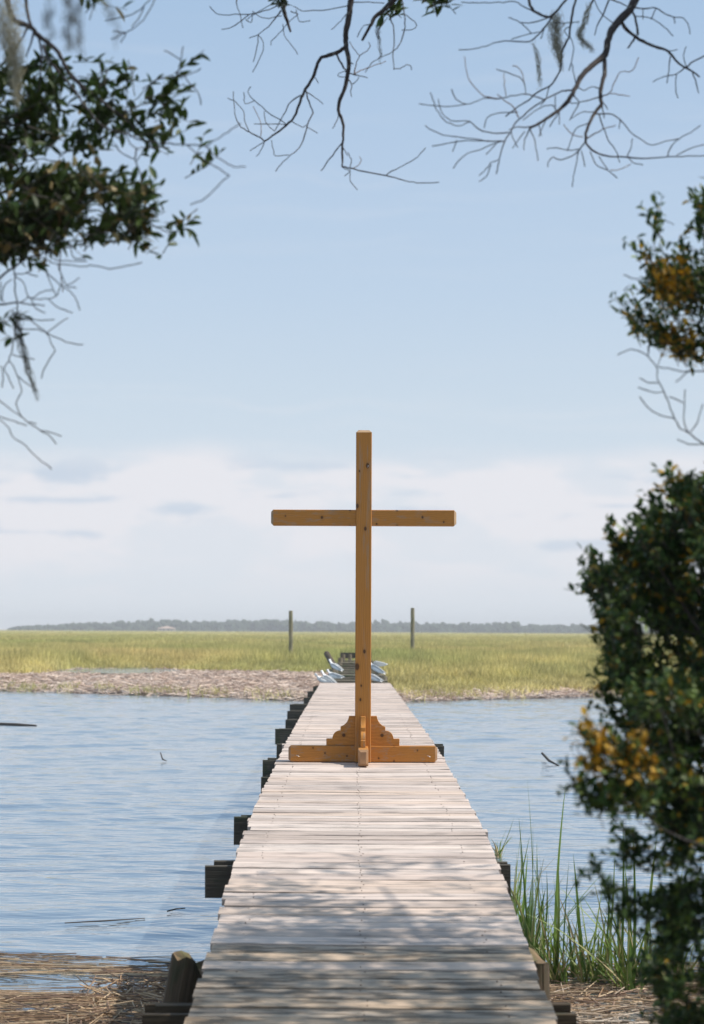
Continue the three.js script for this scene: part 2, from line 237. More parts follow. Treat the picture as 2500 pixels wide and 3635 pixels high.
    const rim = []; for (let k = 0; k < n; k++) rim.push(...[k, (k + 1) % n].map((q) => pos.slice((lv * (n + 1) + q) * 3, (lv * (n + 1) + q) * 3 + 3)));
    let g = new THREE.BufferGeometry(); g.setAttribute('position', new THREE.Float32BufferAttribute(pos, 3)); g.setAttribute('uv', new THREE.Float32BufferAttribute(uv, 2)); g.setIndex(idx); g = g.toNonIndexed(); g.computeVertexNormals(); g.translate(x, 0, -dd); const pl = part('pile', g, mat, pier), tp = [], tu = []; for (let k = 0; k < n; k++) { const A = rim[2 * k], B = rim[2 * k + 1], m = (q) => [q[0] * 0.5, mix(q[1], yt - 0.03, 0.5) + 0.02 * (hash(k, 3, seed) - 0.5), q[2] * 0.5], C0 = [0, yt - 0.03, 0], a = m(A), b = rim[(2 * k + 2) % (2 * n)], bb = [B[0] * 0.5, mix(B[1], yt - 0.03, 0.5) + 0.02 * (hash((k + 1) % n, 3, seed) - 0.5), B[2] * 0.5]; for (const t of [[A, a, B], [a, bb, B], [a, C0, bb]]) for (const q of t) { tp.push(...q); tu.push(q[0], q[2]); } }
    const tg = new THREE.BufferGeometry(); tg.setAttribute('position', new THREE.Float32BufferAttribute(tp, 3)); tg.setAttribute('uv', new THREE.Float32BufferAttribute(tu, 2)); tg.computeVertexNormals(); tg.translate(x, 0.001, -dd); part('broken_top', tg, freshWood, pl); return pl;
  };
  const freshWood = std({ map: oldWoodMap, color: rgb(1.7, 1.35, 1.0), roughness: 0.9 });
  raggedPile(-0.762, 9.35, 0.102, EYE - 1.592, brownWood, 5, 0.17);
  raggedPile(0.90, 9.6, 0.095, EYE - 1.60, brownWood, 15);
  const stub = part('cross_beam', beam(0.5, 0.05, 0.14, 0, 0, 0.004, [0.3, 0.2]), brownWood, pier); stub.position.set(-0.95, EYE - 1.808, -9.05);
}
// the rest of the pier beyond the deck: bents without boards
{
  const b = thing('ruined_pier', 'bare cross beams and posts of the broken pier beyond the last planks', 'pier'), R = rng(19);
  const rows = [[42.3, -0.66, 0.86], [44.6, -0.6, 0.84], [47.4, -0.58, 0.9], [50.3, -0.6, 0.82], [53.4, -0.55, 0.84], [57, -0.52, 0.8], [61, -0.62, 0.8], [66, -0.5, 0.84], [71, -0.5, 0.82]];
  for (const [d, x0, x1] of rows) {
    const m = part('cross_beam', beam(x1 - x0, 0.09, 0.19, 0, 0, 0.008, [R(), R()]), R() < 0.5 ? darkWood : greyWood, b); m.position.set(x0, EYE - 1.14 - 0.1 + (R() - 0.5) * 0.03, -d);
    const l = part('cross_beam', beam(x1 - x0 - 0.1, 0.3, 0.05, 0, 0, 0.006, [R(), R()]), greyWood, b); l.position.set(x0 + 0.05, EYE - 1.12, -d - 0.35); l.rotation.x = (R() - 0.5) * 0.05;
    for (const x of [x0 + 0.1, x1 - 0.1]) { const yt = EYE - 1.135 + R() * (d < 46 ? 0.01 : 0.14), g = new THREE.CylinderGeometry(0.09, 0.1, yt + 0.6, 10); g.translate(x, (yt - 0.6) / 2, -d + 0.16); part('post', g, greyWood, b); }
  }
  for (const x of [-0.5, 0.72]) { const m = part('stringer', beam(32, 0.06, 0.2, 0, 0, 0.005), darkWood, b); m.position.set(x, EYE - 1.36, -41.6); m.rotation.y = Math.PI / 2; }
  const end = part('end_board', beam(1.2, 0.05, 0.22, 0, 0, 0.005), darkWood, b); end.position.set(-0.42, EYE - 0.95, -74);
  for (const x of [-0.3, -0.05, 0.4]) { const g = new THREE.CylinderGeometry(0.07, 0.07, 1.7, 8); g.translate(x, EYE - 0.9 - 0.85, -73.5); part('post', g, greyWood, b); }
  const a = at(1160, 2320, 57), c = at(1176, 2347, 56), low = c.clone().add(c.clone().sub(a).multiplyScalar(3.2));
  top('leaning_timber', tube([a, c, low], [0.085, 0.09, 0.09], 8), brownWood, 'dark brown timber leaning left above the broken pier', 'timber');
}
for (const [px, yt, yb, d, w, label] of [[1033, 2168, 2381, 97, 0.22, 'tall slim mooring pile left of the wooden cross, standing at the marsh edge'], [1465, 2158, 2362, 108, 0.235, 'tall slim mooring pile right of the wooden cross, standing in the marsh grass']]) {
  const p = at(px, yt, d), q = at(px, yb, d), R = rng(px), pts = [], rad = [], n = 9; for (let i = 0; i <= n; i++) { pts.push(new THREE.Vector3(mix(q.x, p.x, i / n) + (R() - 0.5) * 0.02, mix(Math.min(q.y, 0.2) - 0.4, p.y, i / n), q.z)); rad.push(w / 2 * (1.08 - 0.16 * i / n)); }
  top('mooring_pile', tube(pts, rad, 12), std({ map: oldWoodMap, color: rgb(1.9, 2.0, 1.8), bumpMap: oldWoodBump, bumpScale: 0.006, roughness: 0.9 }), label, 'pile');
}

// ---------------------------------------------------------------- the cross
function stained(w, h, knots, seed, vert) {   // u along the grain; knots: [u, v, r] in 0..1 of the length and of the width
  const asp = h / w;
  return tex(w, h, (u, v) => {
    let uu = u * 10, vv = v, k = 0, halo = 0;
    for (const [ku, kv, r] of knots) { const dx = (u - ku) / asp * 1.0, dy = v - kv, q = Math.hypot(dx, dy * 1.2) / r; vv += dy * 0.75 * Math.exp(-q * q * 0.35); k = Math.max(k, 1 - ss(0.55, 1.0, q)); halo = Math.max(halo, Math.exp(-q * q * 0.5)); }
    const ring = 0.5 + 0.5 * Math.sin((vv * 26 + 5 * fbm(uu * 0.35, vv * 3, seed, 3)) * 2.2), fine = fbm(uu * 2.5, vv * 70, seed + 3, 4), g = 0.55 * fine + 0.28 * ring;
    const worn = ss(0.52, 0.68, fbm(uu * 0.9, vv * 5, seed + 9, 5)) * ss(0.35, 0.6, fbm(uu * 3, vv * 40, seed + 11, 3)), s = 0.72 + 0.52 * g - 0.22 * halo;
    let c = [0.485 * s, 0.205 * s, 0.042 * s]; c = c.map((x, i) => mix(x, [0.32, 0.235, 0.165][i] * (0.75 + 0.5 * fine), worn * 0.5));
    return c.map((x, i) => mix(x, [0.075, 0.032, 0.014][i], k * 0.9));
  });
}
const crossMat = (map) => new THREE.MeshPhysicalMaterial({ map, roughness: 0.62, specularIntensity: 0.6 });
let endBrown; const endGrain = std({ map: tex(256, 256, (u, v) => { const r = Math.hypot(u - 0.5, v - 0.4) * 30, s = 0.75 + 0.25 * Math.sin(r * 2) * 0.5 + 0.3 * (fbm(u * 20, v * 20, 5, 3, 20, 20) - 0.5); return [0.56 * s, 0.36 * s, 0.20 * s]; }), roughness: 0.8 });
endBrown = endGrain.clone(); endBrown.color.setRGB(0.8, 0.68, 0.6);
{
  const D = 17.1, X = 0.108, Y = deckY(D) + 0.004;
  const cross = thing('wooden_cross', 'tall varnished brown wooden cross with scroll brackets standing on the pier', 'cross', [X, Y, -D]);
  cross.rotation.z = 0.0015;
  const unit = (g, L, w) => { const p = g.attributes.uv; for (let i = 0; i < p.count; i++) p.setXY(i, p.getX(i) / L, p.getY(i) / w); return g; };
  const H = at(1293, 1529, D).y - Y, barY = at(1296, 1839, D).y - Y;
  const W = 0.141;
  const pu = (y) => 1 - (y - 80) / 2080;   // picture rows of the post to the length of the post
  // post; front face lies at v = 2..3 widths round the bar, so knots go in with v mapped per face
  const post = part('post', unit(beam(H - 0.022, W, W, 0, 0, 0.006), H, W), crossMat(stained(2048, 128, [[pu(305), 0.2, 0.16], [pu(340), 0.72, 0.07], [pu(560), 0.84, 0.15], [pu(703), 0.33, 0.13], [pu(1472), 0.36, 0.13], [pu(1567), 0.82, 0.22], [pu(1685), 0.55, 0.08], [pu(1772), 0.6, 0.1]], 500)), cross);
  post.rotation.set(0, 0, Math.PI / 2); post.rotation.order = 'XYZ';
  const cap = part('chamfered_end', frustum(W, W, 0.022), endGrain, cross); cap.position.set(0, H - 0.022, 0); cap.rotation.z = Math.PI / 2;
  const armL = 0.757, mL = crossMat(stained(1024, 128, [[0.4, 0.18, 0.15], [0.07, 0.72, 0.1], [0.83, 0.1, 0.08]], 520)), mR = crossMat(stained(1024, 128, [[0.6, 0.38, 0.13], [0.3, 0.82, 0.12], [0.85, 0.08, 0.1], [0.06, 0.95, 0.1]], 540));
  for (const s of [-1, 1]) { const m = part('crossbar_arm', unit(beam(armL - 0.02, 0.125, 0.14, 0, 0, 0.005), armL, 0.14), s < 0 ? mL : mR, cross), e = part('chamfered_end', frustum(0.125, 0.14, 0.02), endGrain, m); e.position.x = armL - 0.02; m.position.set(s * (W / 2 - 0.001), barY, -0.004); m.rotation.y = s < 0 ? Math.PI : 0; }
  const mBase = [560, 575, 590, 605].map((q, i) => crossMat(stained(1024, 160, [[0.35 + 0.1 * i, 0.62, 0.1], [0.7 - 0.07 * i, 0.3, 0.09], [0.12, 0.8, 0.1]], q)));
  const scroll = () => { const s = new THREE.Shape(); s.moveTo(0, 0); s.lineTo(0.252, 0); s.quadraticCurveTo(0.255, 0, 0.255, 0.005); s.lineTo(0.255, 0.056); s.quadraticCurveTo(0.254, 0.06, 0.249, 0.06); s.lineTo(0.203, 0.06); s.bezierCurveTo(0.198, 0.1, 0.178, 0.128, 0.13, 0.132); s.lineTo(0.129, 0.163); s.quadraticCurveTo(0.128, 0.168, 0.122, 0.169); s.bezierCurveTo(0.09, 0.18, 0.06, 0.21, 0.055, 0.256); s.quadraticCurveTo(0.054, 0.26, 0.049, 0.26); s.lineTo(0, 0.26); s.closePath(); return s; };
  const scrollGeo = new THREE.ExtrudeGeometry(scroll(), { depth: 0.037, bevelEnabled: true, bevelSize: 0.003, bevelThickness: 0.003, bevelSegments: 1, bevelOffset: -0.003, curveSegments: 10 }); scrollGeo.translate(0, 0, -0.0185);
  { const p = scrollGeo.attributes.position, n = scrollGeo.attributes.normal, q = scrollGeo.attributes.uv; for (let i = 0; i < p.count; i++) Math.abs(n.getZ(i)) > 0.5 ? q.setXY(i, p.getX(i) / 0.5 + 0.1, p.getY(i) / 0.3) : q.setXY(i, p.getX(i) / 0.5 + p.getY(i) / 0.7, p.getZ(i) / 0.3); }
  const mScroll = [620, 635, 650, 665].map((q) => crossMat(stained(512, 256, [[0.3, 0.3, 0.08]], q)));
  [[0, 0.59], [Math.PI, 0.59], [-Math.PI / 2, 0.545], [Math.PI / 2, 0.545]].forEach(([turn, L], i) => {
    const o = [Math.cos(turn), -Math.sin(turn)], r = W / 2 - 0.001;
    const a = part('base_arm', unit(beam(L - 0.02, 0.088, 0.14, 0, 0, 0.005), L, 0.14), mBase[i], cross), e = part('chamfered_end', frustum(0.088, 0.14, 0.02), endBrown, a); e.position.x = L - 0.02; a.position.set(o[0] * r, 0.072, o[1] * r); a.rotation.y = turn;
    const b = part('scroll_bracket', scrollGeo, mScroll[i], cross); b.position.set(o[0] * r, 0.144, o[1] * r); b.rotation.y = turn;
    if (Math.abs(o[0]) > 0.5) { const g = tube([new THREE.Vector3(0, 0, 0), new THREE.Vector3(0.012, -0.003, 0.008), new THREE.Vector3(0.026, -0.012, 0.006)], [0.0025, 0.003, 0.0025], 6), n = part('bent_nail', g, steel, cross); n.position.set(o[0] * 0.58 - 0.01, 0.058, 0.047); }
  });
  const n = part('bent_nail', tube([new THREE.Vector3(0, 0, 0), new THREE.Vector3(0.004, 0.004, 0.012), new THREE.Vector3(0.006, 0.018, 0.014)], [0.003, 0.003, 0.003], 6), steel, cross); n.position.set(0.033, H - 0.335, 0.072);
}

// ---------------------------------------------------------------- gulls on the broken pier
function gull(px, py, d, turn, size, label, wingUp, tilt = 0.25) {
  const p = at(px, py, d), g = thing('gull', label, 'gull', [p.x, p.y, p.z], 'gulls perched on the broken pier');
  g.rotation.set(0, turn, 0); g.scale.setScalar(size * 0.88);
  const rings = [[-0.22, -0.02, 0.004, 0.012], [-0.2, -0.015, 0.008, 0.03], [-0.14, 0, 0.03, 0.042], [-0.06, 0.012, 0.058, 0.062], [0.03, 0.02, 0.066, 0.07], [0.09, 0.035, 0.056, 0.058], [0.12, 0.062, 0.038, 0.04], [0.135, 0.095, 0.032, 0.033], [0.15, 0.118, 0.034, 0.035], [0.175, 0.122, 0.026, 0.027], [0.195, 0.114, 0.01, 0.01]];
  const pos = [], col = [], idx = [], n = 12; for (const [x, y, ry, rz] of rings) for (let k = 0; k <= n; k++) { const a = k / n * 6.2832; pos.push(x, y + tilt * (x - 0.03) * (x < 0.09 ? 1 : 0.8) + Math.sin(a) * ry, Math.cos(a) * rz); col.push(...[0.86, 0.85, 0.83]); }
  for (let j = 0; j < rings.length - 1; j++) for (let k = 0; k < n; k++) { const A = j * (n + 1) + k; idx.push(A, A + 1, A + n + 1, A + 1, A + n + 2, A + n + 1); }
  const bg = new THREE.BufferGeometry(); bg.setAttribute('position', new THREE.Float32BufferAttribute(pos, 3)); bg.setAttribute('color', new THREE.Float32BufferAttribute(col, 3)); bg.setIndex(idx); bg.computeVertexNormals();
  part('body', bg, std({ vertexColors: true, roughness: 0.85, side: THREE.DoubleSide }), g);
  const grey = std({ color: rgb(0.55, 0.55, 0.54), roughness: 0.85, side: THREE.DoubleSide });
  for (const s of [-1, 1]) {
    const sh = new THREE.Shape(); sh.moveTo(0.08, 0.01); sh.quadraticCurveTo(0.06, 0.05, 0, 0.045); sh.quadraticCurveTo(-0.12, 0.03, -0.27, -0.02); sh.quadraticCurveTo(-0.12, -0.05, 0, -0.045); sh.quadraticCurveTo(0.07, -0.04, 0.08, 0.01);
    const wg = new THREE.ExtrudeGeometry(sh, { depth: 0.012, bevelEnabled: true, bevelSize: 0.004, bevelThickness: 0.004, bevelSegments: 2, curveSegments: 8 });
    const w = part('wing', wg, grey, g); w.position.set(0, 0.03, s * 0.052 - 0.006); w.rotation.set(s * 0.25, 0, tilt);
    if (wingUp === s) { w.scale.set(0.85, 1.9, 1); w.position.y = 0.1; w.rotation.set(s * -0.9, 0.2, tilt - 0.25); }
    const leg = part('leg', tube([new THREE.Vector3(0.02, -0.03, s * 0.025), new THREE.Vector3(0.025, -0.13, s * 0.027)], [0.004, 0.0035], 5), std({ color: rgb(0.35, 0.2, 0.1), roughness: 0.7 }), g);
  }
  const beak = part('beak', new THREE.ConeGeometry(0.009, 0.045, 8), std({ color: rgb(0.3, 0.18, 0.05), roughness: 0.5 }), g); beak.rotation.z = -Math.PI / 2 - 0.15; beak.position.set(0.212, 0.11 + tilt * 0.14, 0);
}
gull(1166, 2411, 42.1, Math.PI - 0.5, 1.12, 'white and grey gull nearest the last planks, on the left side of the broken pier', 0, 0.45);
gull(1186, 2400, 44.2, Math.PI - 0.35, 1.1, 'gull behind another one, left of the broken pier, body held level', 0, 0.12);
gull(1190, 2367, 49.8, Math.PI - 0.6, 1.2, 'white headed gull below the leaning dark timber', 0, 0.35);
gull(1143, 2414, 41.9, Math.PI + 0.35, 1.0, 'leftmost gull, half hidden, low on the broken pier', 0, 0.2);
gull(1335, 2374, 47.0, Math.PI - 0.4, 1.3, 'gull with one wing raised, right of the wooden cross', 1, 0.4);
gull(1325, 2406, 42.0, Math.PI - 0.4, 1.1, 'gull low on the right, half hidden behind the wooden cross', 0, 0.3);

// ---------------------------------------------------------------- far shore: woods, house
{
  const R = rng(77), prof = [[-60, 0], [30, 0.3], [60, 3.5], [100, 5.5], [200, 10], [260, 11.5], [350, 15], [450, 16], [550, 15.5], [650, 17], [800, 14], [950, 15], [1050, 12.5], [1200, 13.5], [1350, 11], [1600, 11], [1900, 12]];
  const blobs = []; for (let k = 0; k < 6; k++) { const g = new THREE.IcosahedronGeometry(1, 1), p = g.attributes.position; for (let i = 0; i < p.count; i++) { const q = 0.72 + 0.55 * hash(Math.round(p.getX(i) * 50), Math.round(p.getY(i) * 50) + 7 * Math.round(p.getZ(i) * 50), k); p.setXYZ(i, p.getX(i) * q, p.getY(i) * q, p.getZ(i) * q); } g.computeVertexNormals(); blobs.push(g); }
  const lists = blobs.map(() => [[], []]), D = 1700;
  for (let px = -60; px < 1900; px += 2.2) {
    const top = table(prof, px) * 1.8 * D / F; if (top <= 0.2) continue;
    for (let lay = 0; lay < 2; lay++) {
      const d = D + lay * 120 + R() * 90, x = ((px + R() * 4) * 1.566 - 1250) / F * d, h = EYE + top * (d / D) * (0.42 + 0.72 * R() ** 1.1) * (0.5 + 1.05 * fbm(px * 0.07, lay * 7, 9, 4)), pine = R() < 0.55, n = pine ? 5 : 6;
      for (let k = 0; k < n; k++) {
        const y = pine ? h * (k < 3 ? 0.78 + 0.22 * R() : 0.1 + 0.4 * R()) : h * (0.05 + 0.85 * R()), s = pine && k < 3 ? 1.2 + R() * 1.3 : 1.5 + R() * 2.2, v = Math.floor(R() * 6), c = 0.75 + 0.5 * R();
        lists[v][0].push(M4(new THREE.Vector3(x + (R() - 0.5) * 6, Math.max(0.6, y - s * 0.4), -d + (R() - 0.5) * 6), new THREE.Quaternion().setFromEuler(new THREE.Euler(R() * 6, R() * 6, R() * 6)), new THREE.Vector3(s * 1.2, s * 0.75, s))); lists[v][1].push([0.04 * c, 0.062 * c, 0.03 * c]);
      }
    }
  }
  const gs = []; lists.forEach(([ms, cs], v) => ms.forEach((m, i) => { const g = blobs[v].clone().applyMatrix4(m), n = g.attributes.position.count, a = new Float32Array(n * 3); for (let k = 0; k < n; k++) a.set(cs[i], k * 3); g.setAttribute('color', new THREE.BufferAttribute(a, 3)); g.deleteAttribute('uv'); gs.push(g); }));
  const m = shadows(new THREE.Mesh(mergeGeometries(gs), std({ vertexColors: true, roughness: 1 }))); m.name = 'far_woods'; m.userData = { kind: 'stuff', label: 'hazy blue line of woods along the far shore', category: 'woods' }; scene.add(m);
  const hs = thing('house', 'long low house with a tan roof in front of the far woods', 'house', [(595 - 1250) / F * 1660, 0.9, -1660]);
  const w = part('wall', new THREE.BoxGeometry(15, 2.4, 8), std({ color: rgb(0.45, 0.38, 0.32), roughness: 0.9 }), hs); w.position.y = 1.2;
  const rf = new THREE.CylinderGeometry(0.1, 5.2, 2.1, 4, 1); rf.rotateY(Math.PI / 4); rf.scale(2.3, 1, 1.25); const r = part('roof', rf, std({ color: rgb(0.52, 0.36, 0.27), roughness: 0.9 }), hs); r.position.y = 3.45;
  for (const x of [-5, -2, 2, 5]) { const q = part('window', new THREE.BoxGeometry(1.4, 1.2, 0.1), std({ color: rgb(0.03, 0.035, 0.04), roughness: 0.2 }), hs); q.position.set(x, 1.3, 4.05); }
}

// ---------------------------------------------------------------- marsh grass
function bladeGeo(n, spread, height, width, seed, lean = 0.25) {
  const R = rng(seed), pos = [], idx = [], nor = [];
  for (let i = 0; i < n; i++) {
    const x = (R() - 0.5) * spread, z = (R() - 0.5) * spread, a = R() * 6.28, h = height * (0.55 + 0.5 * R()), l = lean * h * (0.3 + R()), dx = Math.cos(a), dz = Math.sin(a), b = R() * 6.28, wx = Math.cos(b) * width / 2, wz = Math.sin(b) * width / 2, k = pos.length / 3;
    const pts = [[0, 1], [0.5, 0.85], [0.82, 0.5], [1, 0.05]]; for (const [t, w] of pts) for (const s of [-1, 1]) { pos.push(x + dx * l * t * t + wx * w * s, h * t * (1 - 0.12 * t * t * lean), z + dz * l * t * t + wz * w * s); }
    for (let q = 0; q < 3; q++) idx.push(k + q * 2, k + q * 2 + 1, k + q * 2 + 2, k + q * 2 + 1, k + q * 2 + 3, k + q * 2 + 2);
  }
  const g = new THREE.BufferGeometry(); g.setAttribute('position', new THREE.Float32BufferAttribute(pos, 3)); g.setIndex(idx); g.computeVertexNormals(); return g;
}
{
  const mat = new THREE.MeshPhysicalMaterial({ color: rgb(1, 1, 1), roughness: 0.75, side: THREE.DoubleSide, transmission: 0.25, thickness: 0 });
  const R = rng(3), tint = (x, d, k) => { const p = fbm(x * 0.12, d * 0.06, 55, 4), q = fbm(x * 1.2, d * 0.5, 58, 3), s = (0.65 + 0.7 * R()) * (0.6 + 0.8 * q) * k, y = clamp((p - 0.3) * 1.9 + 0.3 * (R() - 0.5)); return [mix(0.47, 0.72, y) * s, mix(0.465, 0.585, y) * s, mix(0.16, 0.25, y) * s]; };
  const near = [[], []], mid = [[], []], far = [[], []], put = (L, x, d, y, s, sy, k) => { L[0].push(M4(new THREE.Vector3(x, y, -d), new THREE.Quaternion().setFromEuler(new THREE.Euler(0, R() * 6.28, 0)), new THREE.Vector3(s, sy, s))); L[1].push(tint(x, d, k)); };
  const inPool = (x, d) => ((x + 10.2) / 2.8) ** 2 + ((d - 84.6) / 5.8) ** 2 < 1;
  for (let i = 0; i < 78000; i++) {
    const d = 59 + 106 * R() ** 0.8, x = (R() * 2 - 1) * d * 0.25; const g0 = grassFrom(x), e = bankEdge(x); let ramp = ss(-1.5, 10, d - g0 + 6 * (fbm(x * 0.5, d * 0.4, 66, 3) - 0.5));
    if (inPool(x, d)) { if (R() > 0.04) continue; }
    if (d < g0 - 1.5) { if (x > -0.9 && d > e - 0.6 && R() < 0.30 * ss(-0.6, 1, d - e) && x > 1.2) ramp = 0.05; else if (d > e - 0.3 && d < e + 1.2 && R() < 0.25 * ss(0.45, 0.6, fbm(x * 0.4, 1, 5, 3))) ramp = 0; else continue; }
    if (x > -0.62 && x < 0.9 && d < 76) continue;
    if (x > -0.9) ramp *= 0.55 + 0.45 * ss(66, 90, d);
    const pt = fbm(x * 0.35, d * 0.2, 71, 3); put(near, x, d, groundY(x, d) - 0.03, 0.9 + 0.4 * R(), (0.34 + 0.62 * ramp) * (0.8 + 0.25 * R() + 0.3 * (pt - 0.5)), 1);
  }
  for (let i = 0; i < 52000; i++) { const d = 150 + 230 * R(), x = (R() * 2 - 1) * d * 0.25; put(mid, x, d, groundY(x, d) * (d > 200 ? 0.8 : 1) - 0.02, 1 + 0.6 * R(), 0.8 + 0.35 * R() - 0.5 * ss(200, 380, d), 1); }
  for (let i = 0; i < 46000; i++) { const d = 340 * (4.2 ** R()), x = (R() * 2 - 1) * d * 0.24; put(far, x, d, 0.86, 1 + 1.4 * R(), 0.32 + 0.2 * R(), 1); }
  stuff('marsh_grass', bladeGeo(16, 0.62, 1.08, 0.02, 5), mat, ...near, 'sunlit yellow green marsh grass along the far bank', 'grass');
  stuff('marsh_grass', bladeGeo(26, 1.3, 1.05, 0.045, 6), mat, ...mid, 'yellow green marsh grass in the middle of the flat marsh', 'grass');
  stuff('marsh_grass', bladeGeo(34, 4.5, 1.0, 0.11, 8, 0.4), mat, ...far, 'pale far marsh grass reaching to the woods', 'grass');
}

// ---------------------------------------------------------------- drifted straw
{
  const stalk = new THREE.CylinderGeometry(1, 0.8, 1, 5, 1); stalk.rotateZ(Math.PI / 2);
  const mat = std({ color: rgb(1, 1, 1), roughness: 0.6 }), R = rng(8);
  const left = [[], []], right = [[], []], bank = [[], []], browns = [[0.34, 0.21, 0.115], [0.46, 0.31, 0.18], [0.17, 0.11, 0.07], [0.58, 0.43, 0.27], [0.26, 0.165, 0.11]], pales = [[0.50, 0.39, 0.29], [0.40, 0.30, 0.21], [0.58, 0.48, 0.38], [0.27, 0.19, 0.12]], pinks = [[0.60, 0.46, 0.37], [0.70, 0.56, 0.46], [0.46, 0.33, 0.26], [0.36, 0.25, 0.19], [0.74, 0.62, 0.53]];
  const put = (L, x, y, d, len, r, turn, tilt, c) => { const k = 0.75 + 0.5 * R(); L[0].push(M4(new THREE.Vector3(x, y, -d), new THREE.Quaternion().setFromEuler(new THREE.Euler(0, turn, tilt, 'YZX')), new THREE.Vector3(len, r, r))); L[1].push(c.map((v) => v * k)); };
  const pick = (a) => a[Math.floor(R() * a.length)];
  for (let i = 0; i < 6000; i++) {   // thick mat at the water's edge, left
    const x = -0.75 - 4.2 * R(), d = 8.6 + 2.9 * R() ** 0.7 + 0.25 * Math.sin(x * 2.1); if (d > 11.15 + 0.15 * Math.sin(x * 3) || R() > 0.3 + ss(0.35, 0.55, fbm(x * 1.3, d * 4, 47, 3))) continue;
    put(left, x, Math.max(0.005, groundY(x, d)) + 0.045 * R() ** 2, d, 0.10 + 0.5 * R() ** 2, 0.0018 + 0.0028 * R() ** 2, (R() - 0.5) * 0.7 * (R() < 0.25 ? 3.5 : 1), (R() - 0.5) * 0.12, pick(browns));
  }
  for (let i = 0; i < 5200; i++) {   // loose streaks floating farther out
    const x = -0.6 - 4.5 * R(), f = R() ** 1.25, d = 11.2 + f * (1.25 + Math.max(0, -x - 1.0) * 0.42); if (R() > ss(0.42, 0.66, fbm(x * 1.3 + 3, d * 6.5 + x * 1.6, 44, 4)) * (1.05 - 0.7 * f)) continue;
    put(left, x, 0.004 + 0.012 * R(), d, 0.1 + 0.75 * R() ** 2, 0.0016 + 0.0028 * R() ** 2, -0.1 + (R() - 0.5) * 0.75, 0, pick(browns));
  }
  for (let i = 0; i < 260; i++) { const x = -0.85 - 0.7 * R(), d = 10.2 + 1.6 * R(); put(left, x, 0.02 + 0.03 * R(), d, 0.08 + 0.2 * R(), 0.004, R() * 6.28, (R() - 0.5) * 0.9, pick(browns)); }
  for (let i = 0; i < 6200; i++) {
    const x = 0.95 + 3.2 * R(), d = 8.2 + 3.75 * R() ** 0.8; if (d > 11.8 + 0.15 * Math.sin(x * 4)) continue;
    const wet = d > 10.9; put(right, x, Math.max(0.005, groundY(x, d)) + 0.05 * R() ** 2, d, 0.06 + 0.3 * R() ** 2, 0.0022 + 0.0042 * R() ** 2, (R() - 0.5) * (R() < 0.45 ? 5 : 1.2), (R() - 0.5) * 0.25, pick(wet && R() < 0.75 ? browns : pales));
  }
  for (let i = 0; i < 320; i++) { const x = 0.9 + 2.6 * R(), d = 11.7 + 0.9 * R() ** 2; put(right, x, 0.006 + 0.01 * R(), d, 0.1 + 0.5 * R(), 0.003 + 0.002 * R(), (R() - 0.5) * 0.7, 0, pick(browns)); }
  for (let i = 0; i < 30000; i++) {
    const x = (R() * 2 - 1) * 18, e = bankEdge(x), g = grassFrom(x), d = x < 0.2 ? e - 0.15 + (g - e + 2) * R() ** 1.15 : e - 0.1 + 4.2 * R() ** 1.6; if (x > 0.2 && R() < 0.45) continue; if (((x + 10.2) / 2.6) ** 2 + ((d - 84.6) / 5.3) ** 2 < 1) continue;
    put(bank, x, Math.max(0, groundY(x, d)) + 0.08 * R() ** 2, d, 0.2 + 0.6 * R(), 0.008 + 0.011 * R(), (R() - 0.5) * (R() < 0.5 ? 6 : 2), (R() - 0.5) * 0.5, pick(pinks));
  }
  stuff('drifted_straw', stalk, mat, ...left, 'brown mat of drifted reed straw floating at the left shore', 'straw');
  stuff('drifted_straw', stalk, mat, ...right, 'pale broken straw washed up right of the pier', 'straw');
  stuff('drifted_straw', stalk, mat, ...bank, 'pinkish bank of dead straw across the creek', 'straw');
  // sticks that stand alone on the water
  const bark = std({ color: rgb(0.06, 0.048, 0.04), roughness: 0.85 }), st = (pts, r, label) => top('floating_stick', tube(pts.map(([px, py, up]) => { const d = EYE * F / (py - 2239); const p = at(px, py, d); p.y = up ?? 0.01; return p; }), r, 6), bark, label, 'stick');
  st([[1925, 2692, 0.12], [1950, 2704, 0.05], [1984, 2710, 0.0]], [0.02, 0.022, 0.012], 'dark driftwood branch floating right of the cross base');
  st([[570, 2694, 0.1], [578, 2702, 0.03], [592, 2703, 0.01]], [0.01, 0.014, 0.006], 'tiny dark twig sticking out of the water left of the pier');
  st([[0, 2577], [60, 2580], [130, 2581]], [0.04, 0.05, 0.02], 'thin dark drift log at the left edge of the creek');
  st([[595, 3230], [625, 3222], [658, 3219]], [0.006, 0.006, 0.004], 'thin reed stem afloat left of the near cross beam');
  st([[230, 3273], [370, 3265], [515, 3255]], [0.004, 0.006, 0.003], 'long thin reed stem afloat at the lower left');
}

